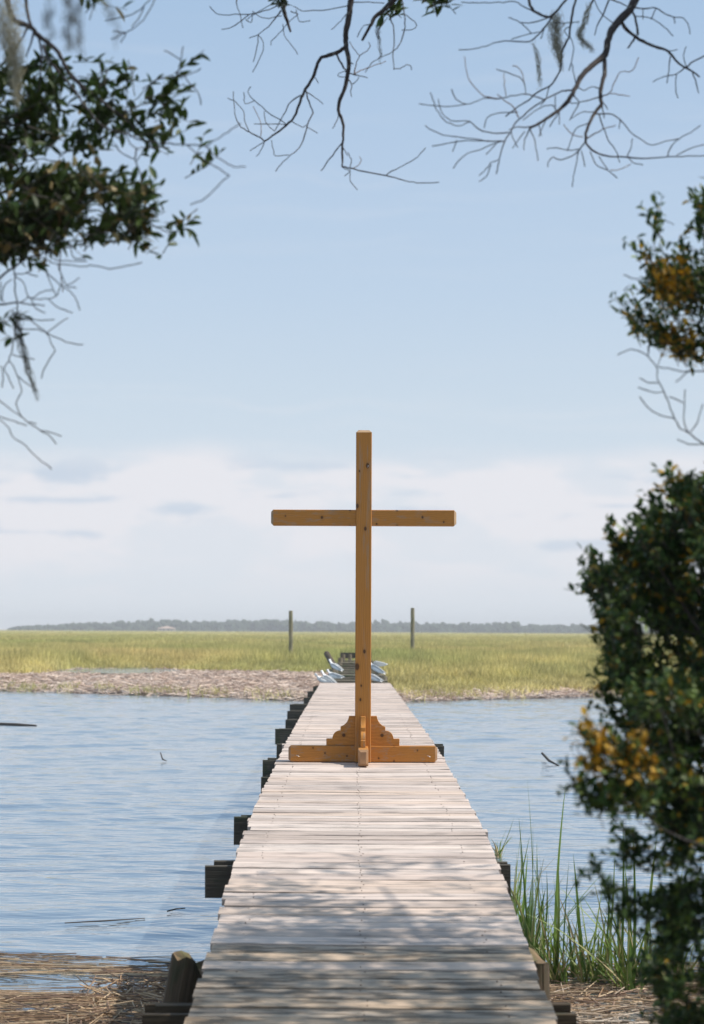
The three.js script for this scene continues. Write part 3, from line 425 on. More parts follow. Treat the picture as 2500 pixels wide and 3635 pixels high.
// ---------------------------------------------------------------- cordgrass at the right of the pier
{
  const R = rng(91), greens = [[0.19, 0.29, 0.05], [0.27, 0.34, 0.085], [0.12, 0.195, 0.04], [0.40, 0.38, 0.16]].map((c) => new THREE.MeshPhysicalMaterial({ color: rgb(...c), roughness: 0.5, specularIntensity: 0.5, side: THREE.DoubleSide, transmission: 0.4, thickness: 0 })), dry = new THREE.MeshPhysicalMaterial({ color: rgb(0.42, 0.33, 0.17), roughness: 0.7, side: THREE.DoubleSide, transmission: 0.2, thickness: 0 });
  function blade(root, tip, w, droop) {   // a folded ribbon from root to tip
    const n = 9, pos = [], idx = [], dir = tip.clone().sub(root), side = new THREE.Vector3(R() - 0.5, 0, R() - 0.5).normalize().cross(dir).normalize(), fold = new THREE.Vector3().crossVectors(dir, side).normalize();
    for (let i = 0; i <= n; i++) { const t = i / n, p = root.clone().addScaledVector(dir, t).add(droop.clone().multiplyScalar(t * t - t * 0.55)), q = w * (t < 0.15 ? 0.7 + 2 * t : 1) * (1 - t ** 2.6) + 0.0012; for (const s of [-1, 0, 1]) { const v = p.clone().addScaledVector(side, s * q / 2).addScaledVector(fold, s ? q * 0.18 : 0); pos.push(v.x, v.y, v.z); } }
    for (let i = 0; i < n; i++) for (let k = 0; k < 2; k++) { const a = i * 3 + k; idx.push(a, a + 1, a + 3, a + 1, a + 4, a + 3); }
    const g = new THREE.BufferGeometry(); g.setAttribute('position', new THREE.Float32BufferAttribute(pos, 3)); g.setIndex(idx); g.computeVertexNormals(); return g;
  }
  const C = (x, y) => [1700 + x * 0.5013, 2900 + y * 0.5013];
  // [root x, root y, [tips], label] in the picture; the water or ground gives each its distance
  const tufts = [
    [375, 985, [[383, -287, 0.02], [400, 10, 0.026], [425, 130, 0.035], [445, 500, 0.03], [330, 420, 0.02], [290, 0, 0.014]], 'tallest clump of green cordgrass close to the pier edge'],
    [530, 1135, [[576, -255, 0.02], [585, 300, 0.024], [520, 800, 0.02], [600, 560, 0.03], [450, 820, 0.02]], 'upright cordgrass clump with one tall stem, second clump from the pier'],
    [575, 1145, [[660, 540, 0.026], [620, 300, 0.018], [545, 405, 0.014]], 'cordgrass clump leaning right beside the tall stem'],
    [655, 1085, [[640, 700, 0.02], [700, 640, 0.014]], 'short thin cordgrass shoot between two clumps'],
    [725, 1085, [[685, 260, 0.026], [745, 640, 0.018], [690, 560, 0.018]], 'slim straight cordgrass stem in the middle of the reeds'],
    [785, 1140, [[838, 480, 0.03], [770, 680, 0.026], [865, 950, 0.03], [730, 520, 0.012]], 'stout green cordgrass clump with a leaning blade'],
    [880, 1120, [[960, 400, 0.024], [1000, 240, 0.02], [910, 650, 0.016], [840, 880, 0.01]], 'cordgrass clump bending right toward the dark shrub'],
    [1000, 1165, [[1040, 10, 0.02], [960, 560, 0.026], [940, 860, 0.02], [1010, 640, 0.026]], 'cordgrass clump in front of the dark leaves'],
    [1085, 1190, [[1060, 320, 0.026], [1040, 880, 0.026], [1120, 60, 0.02]], 'cordgrass with yellowing blades beside the shrub'],
    [1170, 1130, [[1240, 120, 0.026], [1150, 760, 0.03], [1220, 560, 0.02]], 'cordgrass clump half hidden by the shrub leaves'],
    [1290, 1100, [[1300, 700, 0.02], [1380, 400, 0.026], [1230, 880, 0.02]], 'yellow green cordgrass behind the shrub'],
    [1420, 1080, [[1400, 350, 0.03], [1480, 400, 0.026], [1440, 520, 0.02]], 'cordgrass clump farthest right behind the shrub'],
    [255, 640, [[300, -20, 0.014], [330, 170, 0.016], [262, 250, 0.018], [280, 330, 0.02], [350, 140, 0.012]], 'thin cordgrass standing in the water just past the square beam end'],
    [310, 800, [[270, 330, 0.02], [345, 260, 0.02], [400, 560, 0.02], [330, 480, 0.016]], 'cordgrass against the deck edge beside the beam'],
    [130, 262, [[140, 150, 0.008], [265, 0, 0.008], [235, 140, 0.007], [180, 60, 0.006]], 'small sparse tuft of grass far along the deck edge'],
    [430, 960, [[480, 500, 0.016], [520, 380, 0.014], [440, 640, 0.02], [395, 560, 0.02]], 'low leafy cordgrass behind the tallest clump'],
  ];
  for (const [rx, ry, tips, label] of tufts) {
    const [px, py] = C(rx, ry), d = EYE * F / (py - 2239), root = at(px, py, d); root.y = 0.0;
    const t = thing('cordgrass', label, 'grass', [root.x, -0.03, root.z], 'cordgrass along the right of the pier'), O = new THREE.Vector3();
    for (const [tx, ty, w] of tips) { const q = at(...C(tx, ty), d + (R() - 0.5) * 0.5).sub(root), dr = new THREE.Vector3((R() - 0.5) * 0.2, 0.05, (R() - 0.5) * 0.2); part('blade', blade(new THREE.Vector3((R() - 0.5) * 0.03, 0, (R() - 0.5) * 0.05), q, w, dr), greens[Math.floor(R() * 3)], t); }
    const extra = 20 + Math.floor(R() * 9), H = Math.max(...tips.map(([tx, ty]) => at(...C(tx, ty), d).y));
    for (let k = 0; k < extra; k++) { const h = H * (0.15 + 0.55 * R()), a = R() * 6.28, l = (0.1 + 0.35 * R() + (R() < 0.3 ? 0.5 : 0)) * h; part('blade', blade(new THREE.Vector3((R() - 0.5) * 0.12, 0, (R() - 0.5) * 0.12), new THREE.Vector3(Math.cos(a) * l, h, Math.sin(a) * l), 0.006 + 0.012 * R(), new THREE.Vector3(Math.cos(a) * 0.1, -(0.25 + (k % 3 ? 0 : 0.55)) * h * R(), Math.sin(a) * 0.1)), R() < 0.2 ? dry : greens[Math.floor(R() * 4)], t); }
  }
}

// ---------------------------------------------------------------- trees
const barkMap = tex(256, 256, (u, v) => { const s = 0.6 + 0.8 * fbm(u * 24, v * 24, 60, 4, 24, 24), l = ss(0.62, 0.72, fbm(u * 12, v * 12, 62, 4, 12, 12)); return [mix(0.05, 0.17, l) * s, mix(0.04, 0.16, l) * s, mix(0.037, 0.14, l) * s]; }, true, [4, 8]);
const bark = std({ map: barkMap, roughness: 0.9 }), paleTwig = std({ map: barkMap, color: rgb(3.6, 3.3, 3.2), roughness: 0.9 });
function limbs(tree, frame, list, d0, seed, spread = 0.25) {   // list: [name width0 width1 pale? [x,y]...] in the coordinates of one crop of the picture
  const [X0, Y0, S] = frame, R = rng(seed), known = tree.userData.nodes ??= [];
  for (const [w0, w1, ...pp] of list) {
    const pale = w0 < 0, src = pp.map(([x, y]) => [X0 + x * S, Y0 + y * S]); let d = d0 + (R() - 0.5) * spread, best = 26;
    for (const k of known) { const q = Math.hypot(k[0] - src[0][0], k[1] - src[0][1]); if (q < best) { best = q; d = k[2]; } }
    const drift = (R() - 0.5) * 2 * spread; let run = 0; const pts = [], radii = [], n = src.length;
    src.forEach(([x, y], i) => { if (i) run += Math.hypot(x - src[i - 1][0], y - src[i - 1][1]); const dd = d + drift * run / 500 + (i ? (R() - 0.5) * 0.03 : 0); pts.push(at(x, y, dd)); radii.push(Math.max(0.0019, mix(Math.abs(w0), w1, i / (n - 1)) * 1.12 * S / 2 * dd / F)); known.push([x, y, dd]); if (i) known.push([(x + src[i - 1][0]) / 2, (y + src[i - 1][1]) / 2, dd]); });
    const [P, Q] = smooth(pts, radii, 3, 0.004, R); part('branch', tube(P, Q, w0 > 12 ? 9 : 6), pale ? paleTwig : bark, tree);
  }
}
function woody(tree, pts, radii, name, seed) { const R = rng(seed), [P, Q] = smooth(pts.map((p) => new THREE.Vector3(...p)), radii, 5, 0.03, R); return part(name, tube(P, Q, 12), bark, tree); }
function leafGeo(len, wid) {
  const pos = [], idx = [], n = 4; for (let i = 0; i <= n; i++) { const t = i / n, w = wid * Math.sin(Math.PI * Math.min(0.999, 0.04 + 0.94 * t) ** 0.9) / 2 + 0.0003, y = -0.1 * len * t * t; pos.push(t * len, y + w * 0.35, w, t * len, y, 0, t * len, y + w * 0.35, -w); }
  for (let i = 0; i < n; i++) for (let k = 0; k < 2; k++) { const a = i * 3 + k; idx.push(a, a + 1, a + 3, a + 1, a + 4, a + 3); }
  const g = new THREE.BufferGeometry(); g.setAttribute('position', new THREE.Float32BufferAttribute(pos, 3)); g.setIndex(idx); g.computeVertexNormals(); return g;
}
const leafMat = (c) => new THREE.MeshPhysicalMaterial({ color: rgb(...c), roughness: 0.5, specularIntensity: 0.45, side: THREE.DoubleSide, transmission: 0.4, thickness: 0 });
const inside = (poly, x, y) => { let c = false; for (let i = 0, j = poly.length - 1; i < poly.length; j = i++) { const [a, b] = poly[i], [e, f] = poly[j]; if ((b > y) !== (f > y) && x < (e - a) * (y - b) / (f - b) + a) c = !c; } return c; };
const inFrame = (p, m = 0.0) => { const q = p.clone().sub(camera.position).applyMatrix4(eyeTurn.clone().invert()); if (q.z > -0.1) return false; return Math.abs(q.x / -q.z) < 1250 / F + m && Math.abs(q.y / -q.z) < 1817.5 / F + m; };
// sprays of leaves on fine twigs at given points; the leaves that show largest are parts of their own
function sprays(tree, centres, seed, { len, leaf, per, palette, up = 0.3, own = 220, twigR = 0.0016 }) {
  const R = rng(seed), geo = leafGeo(1, leaf[1] / leaf[0]), all = [], twigs = [];
  for (const [c, out, size = 1, tone = null] of centres) {
    const dir = new THREE.Vector3(R() - 0.5, R() - 0.5 + up, R() - 0.5).normalize().addScaledVector(out, 0.8).normalize(), L = len * (0.6 + 0.8 * R()) * size, a = c.clone().addScaledVector(dir, -L / 2), b = c.clone().addScaledVector(dir, L / 2), m = c.clone().add(new THREE.Vector3(R() - 0.5, R() - 0.5, R() - 0.5).multiplyScalar(L * 0.15));
    twigs.push(tube([a, m, b], [twigR * 1.4, twigR, twigR * 0.6], 3));
    const n = Math.round(per * (0.7 + 0.6 * R()));
    for (let k = 0; k < n; k++) {
      const t = 0.15 + 0.85 * (k + R() * 0.6) / n, p = t < 0.5 ? a.clone().lerp(m, t * 2) : m.clone().lerp(b, t * 2 - 1), ld = new THREE.Vector3(R() - 0.5, R() - 0.5 + 0.1, R() - 0.5).normalize().addScaledVector(dir, 0.55).normalize();
      const nrm = new THREE.Vector3(R() - 0.5, R() * 1.1 + 0.15, R() - 0.5).normalize(), side = new THREE.Vector3().crossVectors(ld, nrm).normalize(); nrm.crossVectors(side, ld).normalize();
      const s = leaf[0] * (0.6 + 0.7 * R()), q = new THREE.Matrix4().makeBasis(ld, nrm, side).scale(new THREE.Vector3(s, s, s)).setPosition(p);
      all.push([q, palette(R, tone), p, s]);
    }
  }
  // own parts: those in view that are largest in the picture
  const seen = all.map((l, i) => [inFrame(l[2]) ? l[3] / camera.position.distanceTo(l[2]) : 0, i]).sort((a, b) => b[0] - a[0]), mats = {}, mine = new Set();
  for (let k = 0; k < seen.length && mine.size < own; k += 1 + Math.floor(seen.length / own / 3)) if (seen[k][0] > 0) mine.add(seen[k][1]);
  for (const i of mine) { const c = all[i][1], key = c.map((v) => Math.round(v * 24)).join(), m = part('leaf', geo, mats[key] ??= leafMat(c.map((v) => Math.max(0.008, Math.round(v * 24) / 24 || v))), tree); m.applyMatrix4(all[i][0]); }
  const rest = all.filter((_, i) => !mine.has(i));
  if (rest.length) stuff('foliage', geo, leafMat([1, 1, 1]), rest.map((l) => l[0]), rest.map((l) => l[1]), null, null, tree);
  part('twigs', mergeGeometries(twigs), bark, tree, 'stuff');
}
function fill(poly, frame, n, d0, dd, seed, toward, tone) {   // n points in an outline, spread through a depth
  const [X0, Y0, S] = frame, P = poly.map(([x, y]) => [X0 + x * S, Y0 + y * S]), xs = P.map((p) => p[0]), ys = P.map((p) => p[1]), x0 = Math.min(...xs), x1 = Math.max(...xs), y0 = Math.min(...ys), y1 = Math.max(...ys), R = rng(seed), out = []; let guard = 0;
  while (out.length < n && guard++ < n * 60) { const x = mix(x0, x1, R()), y = mix(y0, y1, R()); if (!inside(P, x, y)) continue; const cl = n > 300 ? fbm(x / 85, y / 85, seed, 3) : 0.7; if (n > 300 && R() > ss(0.26, 0.42, cl)) continue; const p = at(x, y, d0 + dd * (R() + R() + R() - 1.5) / 1.5 - (n > 300 ? 1.6 * (fbm(x / 110, y / 110, seed + 5, 2) - 0.5) * dd : 0)), o = p.clone().sub(toward).normalize(); out.push([p, o, 1, tone]); }
  return out;
}
const oakLeaf = (R, tone) => { const k = 0.7 + 0.6 * R(); if (tone === 'tan' ? R() < 0.13 : R() < 0.03) return [0.34 * k, 0.26 * k, 0.11 * k]; return [0.055 * k, 0.09 * k, 0.018 * k]; };
const shrubLeaf = (R, tone) => { const k = 0.65 + 0.7 * R(), y = tone === 'gold' ? 0.55 : tone === 'dark' ? 0.01 : 0.05; if (R() < y) return [0.58 * k, 0.34 * k, 0.03 * k]; return R() < 0.34 ? [0.15 * k, 0.215 * k, 0.045 * k] : [0.035 * k, 0.08 * k, 0.016 * k]; };

const FC = [750, 0, 0.5639], FD = [1500, 0, 0.6266], FL = [0, 0, 0.5326], FM = [0, 750, 0.4093], FR = [2150, 650, 0.431], FS = [2000, 1650, 0.3663], FT = [1950, 2400, 0.3446], FU = [1700, 2900, 0.5013];
// right oak: trunk outside the frame, bare boughs hanging into it, leafy crown that shades the pier
const oak = thing('live_oak_tree', 'live oak with bare drooping boughs across the top centre and top right', 'tree');
limbs(oak, FC, [
  [36, 9, [885, -30], [870, 80], [852, 180], [848, 240], [850, 300], [865, 380], [858, 470], [840, 560], [815, 620], [800, 690], [828, 760], [832, 850], [825, 940], [828, 1010], [825, 1050]],
  [24, 10, [848, 298], [790, 330], [740, 350], [690, 362], [665, 420], [640, 490], [600, 550], [575, 600], [555, 660], [520, 740], [470, 790], [410, 840], [335, 890]],
  [9, 4, [335, 890], [300, 860], [240, 830], [190, 800], [155, 740], [145, 660], [140, 575]], [6, 3, [240, 830], [210, 750], [200, 690], [150, 640], [105, 618]],
  [8, 4, [580, 595], [500, 640], [470, 700], [430, 770], [400, 825]], [9, 4, [595, 565], [615, 640], [640, 710], [605, 785], [580, 880], [545, 940], [490, 985], [440, 1030], [405, 1080]],
  [6, 4, [605, 785], [575, 800], [510, 765]], [5, 3, [600, 800], [670, 838]], [6, 3, [600, 580], [650, 610], [705, 655]], [5, 2, [645, 480], [675, 525]], [5, 3, [470, 785], [380, 780], [270, 780]],
  [6, 3, [470, 780], [350, 700], [270, 630], [230, 580], [250, 545]], [4, 2, [270, 635], [215, 650], [205, 580]], [5, 2, [400, 825], [370, 800], [340, 760], [335, 700]], [5, 3, [380, 885], [390, 940], [405, 980], [490, 975]],
  [5, 3, [335, 890], [320, 930], [285, 985]], [5, 3, [335, 895], [290, 920], [245, 950]], [-5, 3, [310, 860], [315, 810], [300, 740], [265, 670]],
  [12, 8, [785, 335], [820, 400], [845, 440], [860, 470]], [8, 4, [868, 385], [895, 405]], [8, 4, [865, 460], [920, 475], [985, 490]], [8, 4, [860, 500], [885, 530], [880, 570], [885, 610]], [6, 4, [885, 530], [915, 510], [930, 485]],
  [-8, 3, [900, 470], [910, 410], [935, 350], [980, 320], [1000, 290], [990, 265]], [-5, 2, [935, 350], [900, 310], [870, 260]], [-7, 4, [905, 465], [960, 435], [1020, 415], [1100, 385]], [4, 2, [845, 450], [805, 460], [800, 480], [840, 485]],
  [6, 3, [803, 720], [780, 785], [765, 810]], [8, 6, [825, 900], [780, 960], [740, 1010], [692, 1075]], [6, 3, [830, 930], [860, 980]],
  [9, 4, [825, 1050], [880, 1060], [960, 1078], [1100, 1105], [1180, 1128], [1250, 1142], [1320, 1153], [1435, 1147]], [6, 4, [1100, 1105], [1160, 1065], [1230, 1030], [1300, 985], [1350, 930]],
  [5, 3, [830, 1055], [870, 1080], [840, 1110]], [4, 3, [875, 1060], [878, 1140], [920, 1195]], [-4, 2, [880, 1060], [920, 1045], [945, 1010], [935, 985]], [5, 3, [875, 1060], [880, 1000], [860, 960]],
  [5, 3, [850, 90], [800, 150], [755, 185]], [6, 4, [880, 15], [990, 15], [1090, 20]], [6, 4, [870, 35], [740, 60], [640, 65], [575, 68], [520, 40]],
  [34, 14, [1165, -20], [1090, 60], [1030, 110], [1000, 170], [950, 255]], [8, 5, [1110, 80], [1130, 120], [1150, 180], [1150, 280], [1145, 350], [1150, 440]], [6, 4, [1150, 430], [1190, 430], [1225, 410], [1255, 415], [1260, 440]],
  [8, 4, [1200, -10], [1220, 120], [1215, 200], [1180, 290], [1140, 325], [1070, 360], [1010, 400], [970, 455]], [4, 2, [1220, 90], [1265, 125], [1297, 160], [1270, 185], [1200, 188]], [5, 3, [1110, 110], [1060, 180], [1040, 220]], [5, 2, [1010, 160], [960, 160], [920, 235]],
  [32, 12, [462, -20], [455, 60], [480, 130], [500, 200]], [10, 6, [440, 65], [400, 120], [360, 170]], [5, 3, [360, 170], [300, 215], [240, 240]], [5, 3, [298, 217], [290, 290], [265, 390]], [5, 3, [300, 225], [330, 270], [320, 340], [260, 455]],
  [7, 4, [165, -15], [160, 30], [185, 100], [200, 175]], [7, 4, [440, 30], [330, 70], [240, 90], [150, 90], [40, 90], [-10, 40]], [6, 4, [240, 90], [190, 130], [130, 170], [65, 185]], [5, 3, [400, 20], [300, 70], [230, 120]], [6, 3, [500, 70], [545, 90], [520, 110], [470, 160], [430, 210], [380, 260], [375, 285]],
  [5, 3, [450, 150], [460, 220], [510, 290], [545, 345]], [4, 3, [535, 60], [555, 135], [625, 130]], [4, 2, [260, 90], [250, 140], [215, 120]], [4, 2, [445, 100], [330, 115], [260, 70]],
], 8.4, 11, 0.35);
limbs(oak, FD, [
  [46, 12, [1218, -30], [1180, 50], [1130, 100], [1075, 170], [1050, 240], [1035, 310], [960, 370], [910, 420], [870, 490], [840, 550], [790, 610], [720, 660], [660, 700], [605, 730]],
  [24, 13, [1030, 330], [1035, 400], [1015, 480], [1008, 550], [1015, 590], [975, 640], [945, 700], [925, 760], [925, 800]],
  [12, 4, [925, 800], [950, 840], [1000, 870], [1060, 885], [1160, 892], [1270, 895], [1390, 888], [1500, 885], [1620, 880]], [6, 4, [1390, 885], [1410, 830], [1450, 790], [1520, 750], [1575, 710]], [6, 4, [1440, 880], [1510, 845], [1620, 815]],
  [8, 4, [925, 800], [890, 850], [840, 885], [770, 905], [740, 890], [710, 920], [712, 945]], [6, 3, [890, 845], [830, 850], [760, 835], [705, 845]], [6, 4, [885, 860], [870, 940], [855, 1000], [850, 1060]], [4, 3, [900, 855], [920, 945]],
  [-8, 5, [930, 785], [980, 755], [1040, 725], [1095, 710]], [7, 4, [1000, 645], [1025, 720], [1050, 790], [1095, 850], [1118, 920]], [7, 4, [985, 645], [1080, 650], [1130, 690], [1170, 740], [1220, 780], [1300, 820], [1380, 800], [1450, 785]], [6, 3, [1120, 680], [1115, 730]],
  [6, 3, [950, 860], [985, 935], [1050, 965], [1105, 1010]], [5, 4, [1000, 885], [1050, 960]], [-6, 3, [1065, 965], [1120, 960], [1180, 930]], [5, 3, [1160, 890], [1180, 840], [1190, 785]], [5, 3, [1165, 893], [1200, 925], [1250, 935]],
  [6, 4, [940, 700], [880, 720], [845, 780], [820, 855]], [-5, 3, [910, 775], [850, 760], [800, 705]], [-7, 3, [1010, 545], [1060, 530], [1090, 460], [1120, 410], [1190, 400], [1225, 325]], [-5, 3, [1050, 528], [1110, 535], [1175, 545]],
  [8, 4, [1005, 550], [930, 570], [860, 585], [830, 580]], [8, 5, [1018, 590], [1030, 670]], [6, 3, [1015, 570], [1050, 620]], [6, 3, [1005, 500], [960, 490], [920, 510], [880, 490], [860, 420], [845, 360]],
  [9, 6, [845, 512], [790, 515], [730, 545], [690, 565], [640, 600], [570, 655], [520, 710], [490, 760], [465, 800], [440, 880], [430, 930], [418, 985]], [7, 3, [465, 800], [380, 800], [290, 785], [180, 775], [90, 755], [15, 710]],
  [8, 3, [490, 750], [400, 755], [320, 730], [270, 690], [230, 685], [160, 680], [110, 640], [90, 560]], [6, 3, [270, 690], [200, 715], [140, 690], [90, 640], [65, 580], [45, 525]], [6, 4, [450, 800], [330, 845], [230, 885], [175, 955]], [5, 3, [420, 812], [360, 875]],
  [4, 3, [195, 795], [170, 860]], [5, 3, [380, 797], [200, 800], [55, 828]], [5, 4, [430, 905], [390, 920], [360, 960], [320, 995]], [4, 3, [390, 930], [360, 1000], [322, 1028]],
  [7, 3, [690, 565], [600, 535], [500, 545], [440, 560], [370, 555], [310, 570], [250, 590], [190, 560], [165, 505]], [-7, 3, [440, 560], [350, 545], [300, 500], [265, 450], [245, 370], [238, 320]], [-5, 3, [475, 548], [465, 480], [463, 415]],
  [5, 3, [585, 537], [580, 480], [550, 440], [490, 415], [418, 392]], [-4, 3, [580, 480], [565, 420], [540, 380], [510, 372]], [5, 3, [250, 590], [130, 605], [-20, 588]], [6, 3, [540, 635], [440, 640], [370, 665], [350, 725]], [-8, 4, [545, 665], [520, 610], [460, 565], [425, 535]],
  [8, 5, [640, 712], [600, 720], [540, 718], [490, 735]], [7, 4, [610, 732], [635, 800], [655, 910]], [7, 4, [605, 735], [580, 790], [575, 850]], [5, 3, [660, 705], [675, 770]], [5, 3, [700, 680], [660, 775]], [5, 4, [775, 625], [775, 705]], [4, 3, [780, 625], [720, 720]],
  [7, 4, [760, 635], [740, 598], [690, 600], [650, 620], [570, 680]], [5, 3, [755, 605], [752, 545]], [5, 3, [580, 745], [545, 790], [510, 840]], [5, 3, [500, 740], [520, 800], [540, 835]], [7, 5, [855, 530], [885, 580], [860, 630], [835, 682]], [4, 3, [845, 670], [890, 640], [980, 632]],
  [13, 6, [875, -25], [850, 80], [838, 150], [830, 210], [795, 280], [790, 340], [780, 400], [740, 470], [720, 490], [650, 520], [600, 570], [540, 605], [470, 660]], [6, 4, [720, 490], [700, 560], [670, 600]], [5, 3, [833, 205], [860, 270], [830, 400]], [5, 3, [838, 150], [805, 170], [825, 205]],
  [15, 12, [600, -25], [620, 50], [660, 80], [720, 95], [770, 50], [825, -15]], [6, 4, [630, 68], [580, 40], [520, 8], [460, 12], [380, 15], [290, 15], [220, 12]], [7, 4, [720, 97], [660, 120], [570, 130], [520, 110], [487, 100]], [9, 4, [735, 92], [680, 170], [640, 210], [605, 238], [530, 232], [430, 238], [360, 260], [300, 275], [205, 283]],
  [6, 3, [690, 165], [670, 220]], [4, 3, [665, 180], [590, 195], [505, 222]], [4, 3, [745, 130], [820, 130], [888, 124]], [5, 3, [560, 130], [600, 170], [620, 190]],
  [12, 8, [975, -20], [940, 50], [915, 80]], [9, 5, [1065, -20], [1030, 70], [990, 150], [975, 200]], [8, 5, [1065, -5], [1120, 15], [1165, 40]], [4, 3, [975, 0], [1000, 60], [1080, 130]],
  [20, 8, [1120, 115], [1160, 170], [1210, 210], [1270, 245], [1340, 270], [1390, 290], [1430, 335], [1490, 385], [1540, 410], [1570, 435]], [11, 14, [1185, 55], [1210, 120], [1220, 195]], [12, 8, [1205, 205], [1185, 240], [1163, 272]],
  [8, 4, [1185, 40], [1260, 50], [1320, 45], [1370, 75], [1420, 95], [1480, 105], [1510, 150], [1517, 195]], [5, 4, [1250, 50], [1250, 110]], [5, 3, [1200, 92], [1300, 105], [1370, 150], [1420, 205]], [4, 3, [1325, 45], [1295, 110]], [7, 6, [1425, 97], [1430, 132]], [5, 3, [1395, 288], [1445, 280]],
  [7, 5, [1405, 320], [1395, 400], [1385, 470]], [7, 4, [1485, 382], [1440, 420], [1370, 430], [1305, 465]], [6, 4, [1440, 420], [1435, 500], [1448, 555]], [7, 5, [1530, 405], [1550, 470], [1565, 528]], [8, 8, [1490, 385], [1540, 345], [1620, 308]], [5, 3, [1495, 378], [1480, 310], [1495, 265]],
], 7.6, 12, 0.35);
const P3 = (px, py, d) => at(px, py, d).toArray();
woody(oak, [[4.6, 0.1, -5.4], [4.5, 1.6, -5.6], [4.7, 3.2, -5.9], [4.4, 4.6, -6.3], [3.9, 5.6, -6.8], [3.1, 6.3, -7.3]], [0.34, 0.27, 0.25, 0.22, 0.17, 0.13], 'trunk', 1);
woody(oak, [[3.1, 6.3, -7.3], [2.3, 6.2, -7.4], [1.6, 5.5, -7.55], P3(2263, -20, 7.6)], [0.12, 0.08, 0.05, 0.022], 'branch', 2);
woody(oak, [[3.1, 6.3, -7.3], [1.9, 6.9, -7.9], [0.7, 6.6, -8.3], P3(1250, -20, 8.4)], [0.12, 0.08, 0.05, 0.02], 'branch', 3);
woody(oak, [[0.7, 6.6, -8.3], [-0.1, 6.6, -8.4], P3(1010, -14, 8.4)], [0.05, 0.035, 0.018], 'branch', 4);
woody(oak, [[0.7, 6.6, -8.3], [0.4, 6.0, -8.4], P3(1407, -14, 8.4)], [0.045, 0.03, 0.018], 'branch', 5);
woody(oak, [[2.3, 6.2, -7.4], [1.5, 6.0, -7.6], [0.9, 5.4, -7.6], P3(2048, -18, 7.6)], [0.05, 0.035, 0.02, 0.008], 'branch', 6);
woody(oak, [[1.5, 6.0, -7.6], [0.95, 5.7, -7.6], P3(1876, -18, 7.6)], [0.035, 0.02, 0.009], 'branch', 7);
woody(oak, [[4.4, 4.6, -6.3], [4.5, 5.2, -7.2], [4.1, 4.9, -8.2], [4.2, 5.3, -9.2], [3.7, 5.0, -10.2]], [0.06, 0.035, 0.025, 0.018, 0.008], 'branch', 8);
woody(oak, [[4.7, 3.2, -5.9], [4.6, 3.9, -6.8], [4.1, 3.9, -7.6], [4.0, 4.5, -8.6], [3.4, 4.3, -9.4]], [0.055, 0.03, 0.022, 0.014, 0.008], 'branch', 9);
{
  const R = rng(55), cs = [], T = Math.tan(SUN_EL); let guard = 0;
  const clump = (n, x, y, d, r) => { for (let i = 0; i < n; i++) { const p = new THREE.Vector3(x + (R() + R() - 1) * r, y + (R() + R() - 1) * r * 0.7, -d + (R() + R() - 1) * r); if (inFrame(p, 0.012)) continue; cs.push([p, new THREE.Vector3(0, 0.3, 0), 1, null]); } };
  // crown clumps: where the sun passes on its way to the near deck
  while (cs.length < 3900 && guard++ < 900) { const d = 5.6 + 5.5 * R() ** 1.25, t = R(), x0 = -0.7 + 1.7 * R(), up = 2.6 + 1.9 * R(), x = x0 + up, y = 0.65 + up * T; if (d > 9.6 && R() < 0.72) continue; if (R() < 0.2 * Math.max(0, d - 8)) continue; clump(15, x, y, d, 0.24 + 0.16 * R()); }
  for (let i = 0; i < 620; i++) { const d = -5 + 12.5 * R(), x = -4.5 + 9.5 * R(), y = 2.9 + 0.36 * Math.max(0, d) + 1.6 + 2.8 * R() + (x > 0.8 ? 1.1 : 0); clump(7, x, y, d, 0.5); }
  const sprig = (px, py, n, d, r) => { for (let i = 0; i < n; i++) cs.push([at(px + (R() - 0.5) * r, py + (R() - 0.5) * r * 0.5, d), new THREE.Vector3(0, -0.3, 0), 0.45, null]); };
  sprig(1555, 15, 5, 7.7, 70); sprig(1390, 40, 3, 8.4, 40); sprig(1000, 5, 3, 8.4, 30);
  sprays(oak, cs, 56, { len: 0.2, leaf: [0.052, 0.02], per: 9, palette: oakLeaf, own: 40 });
}
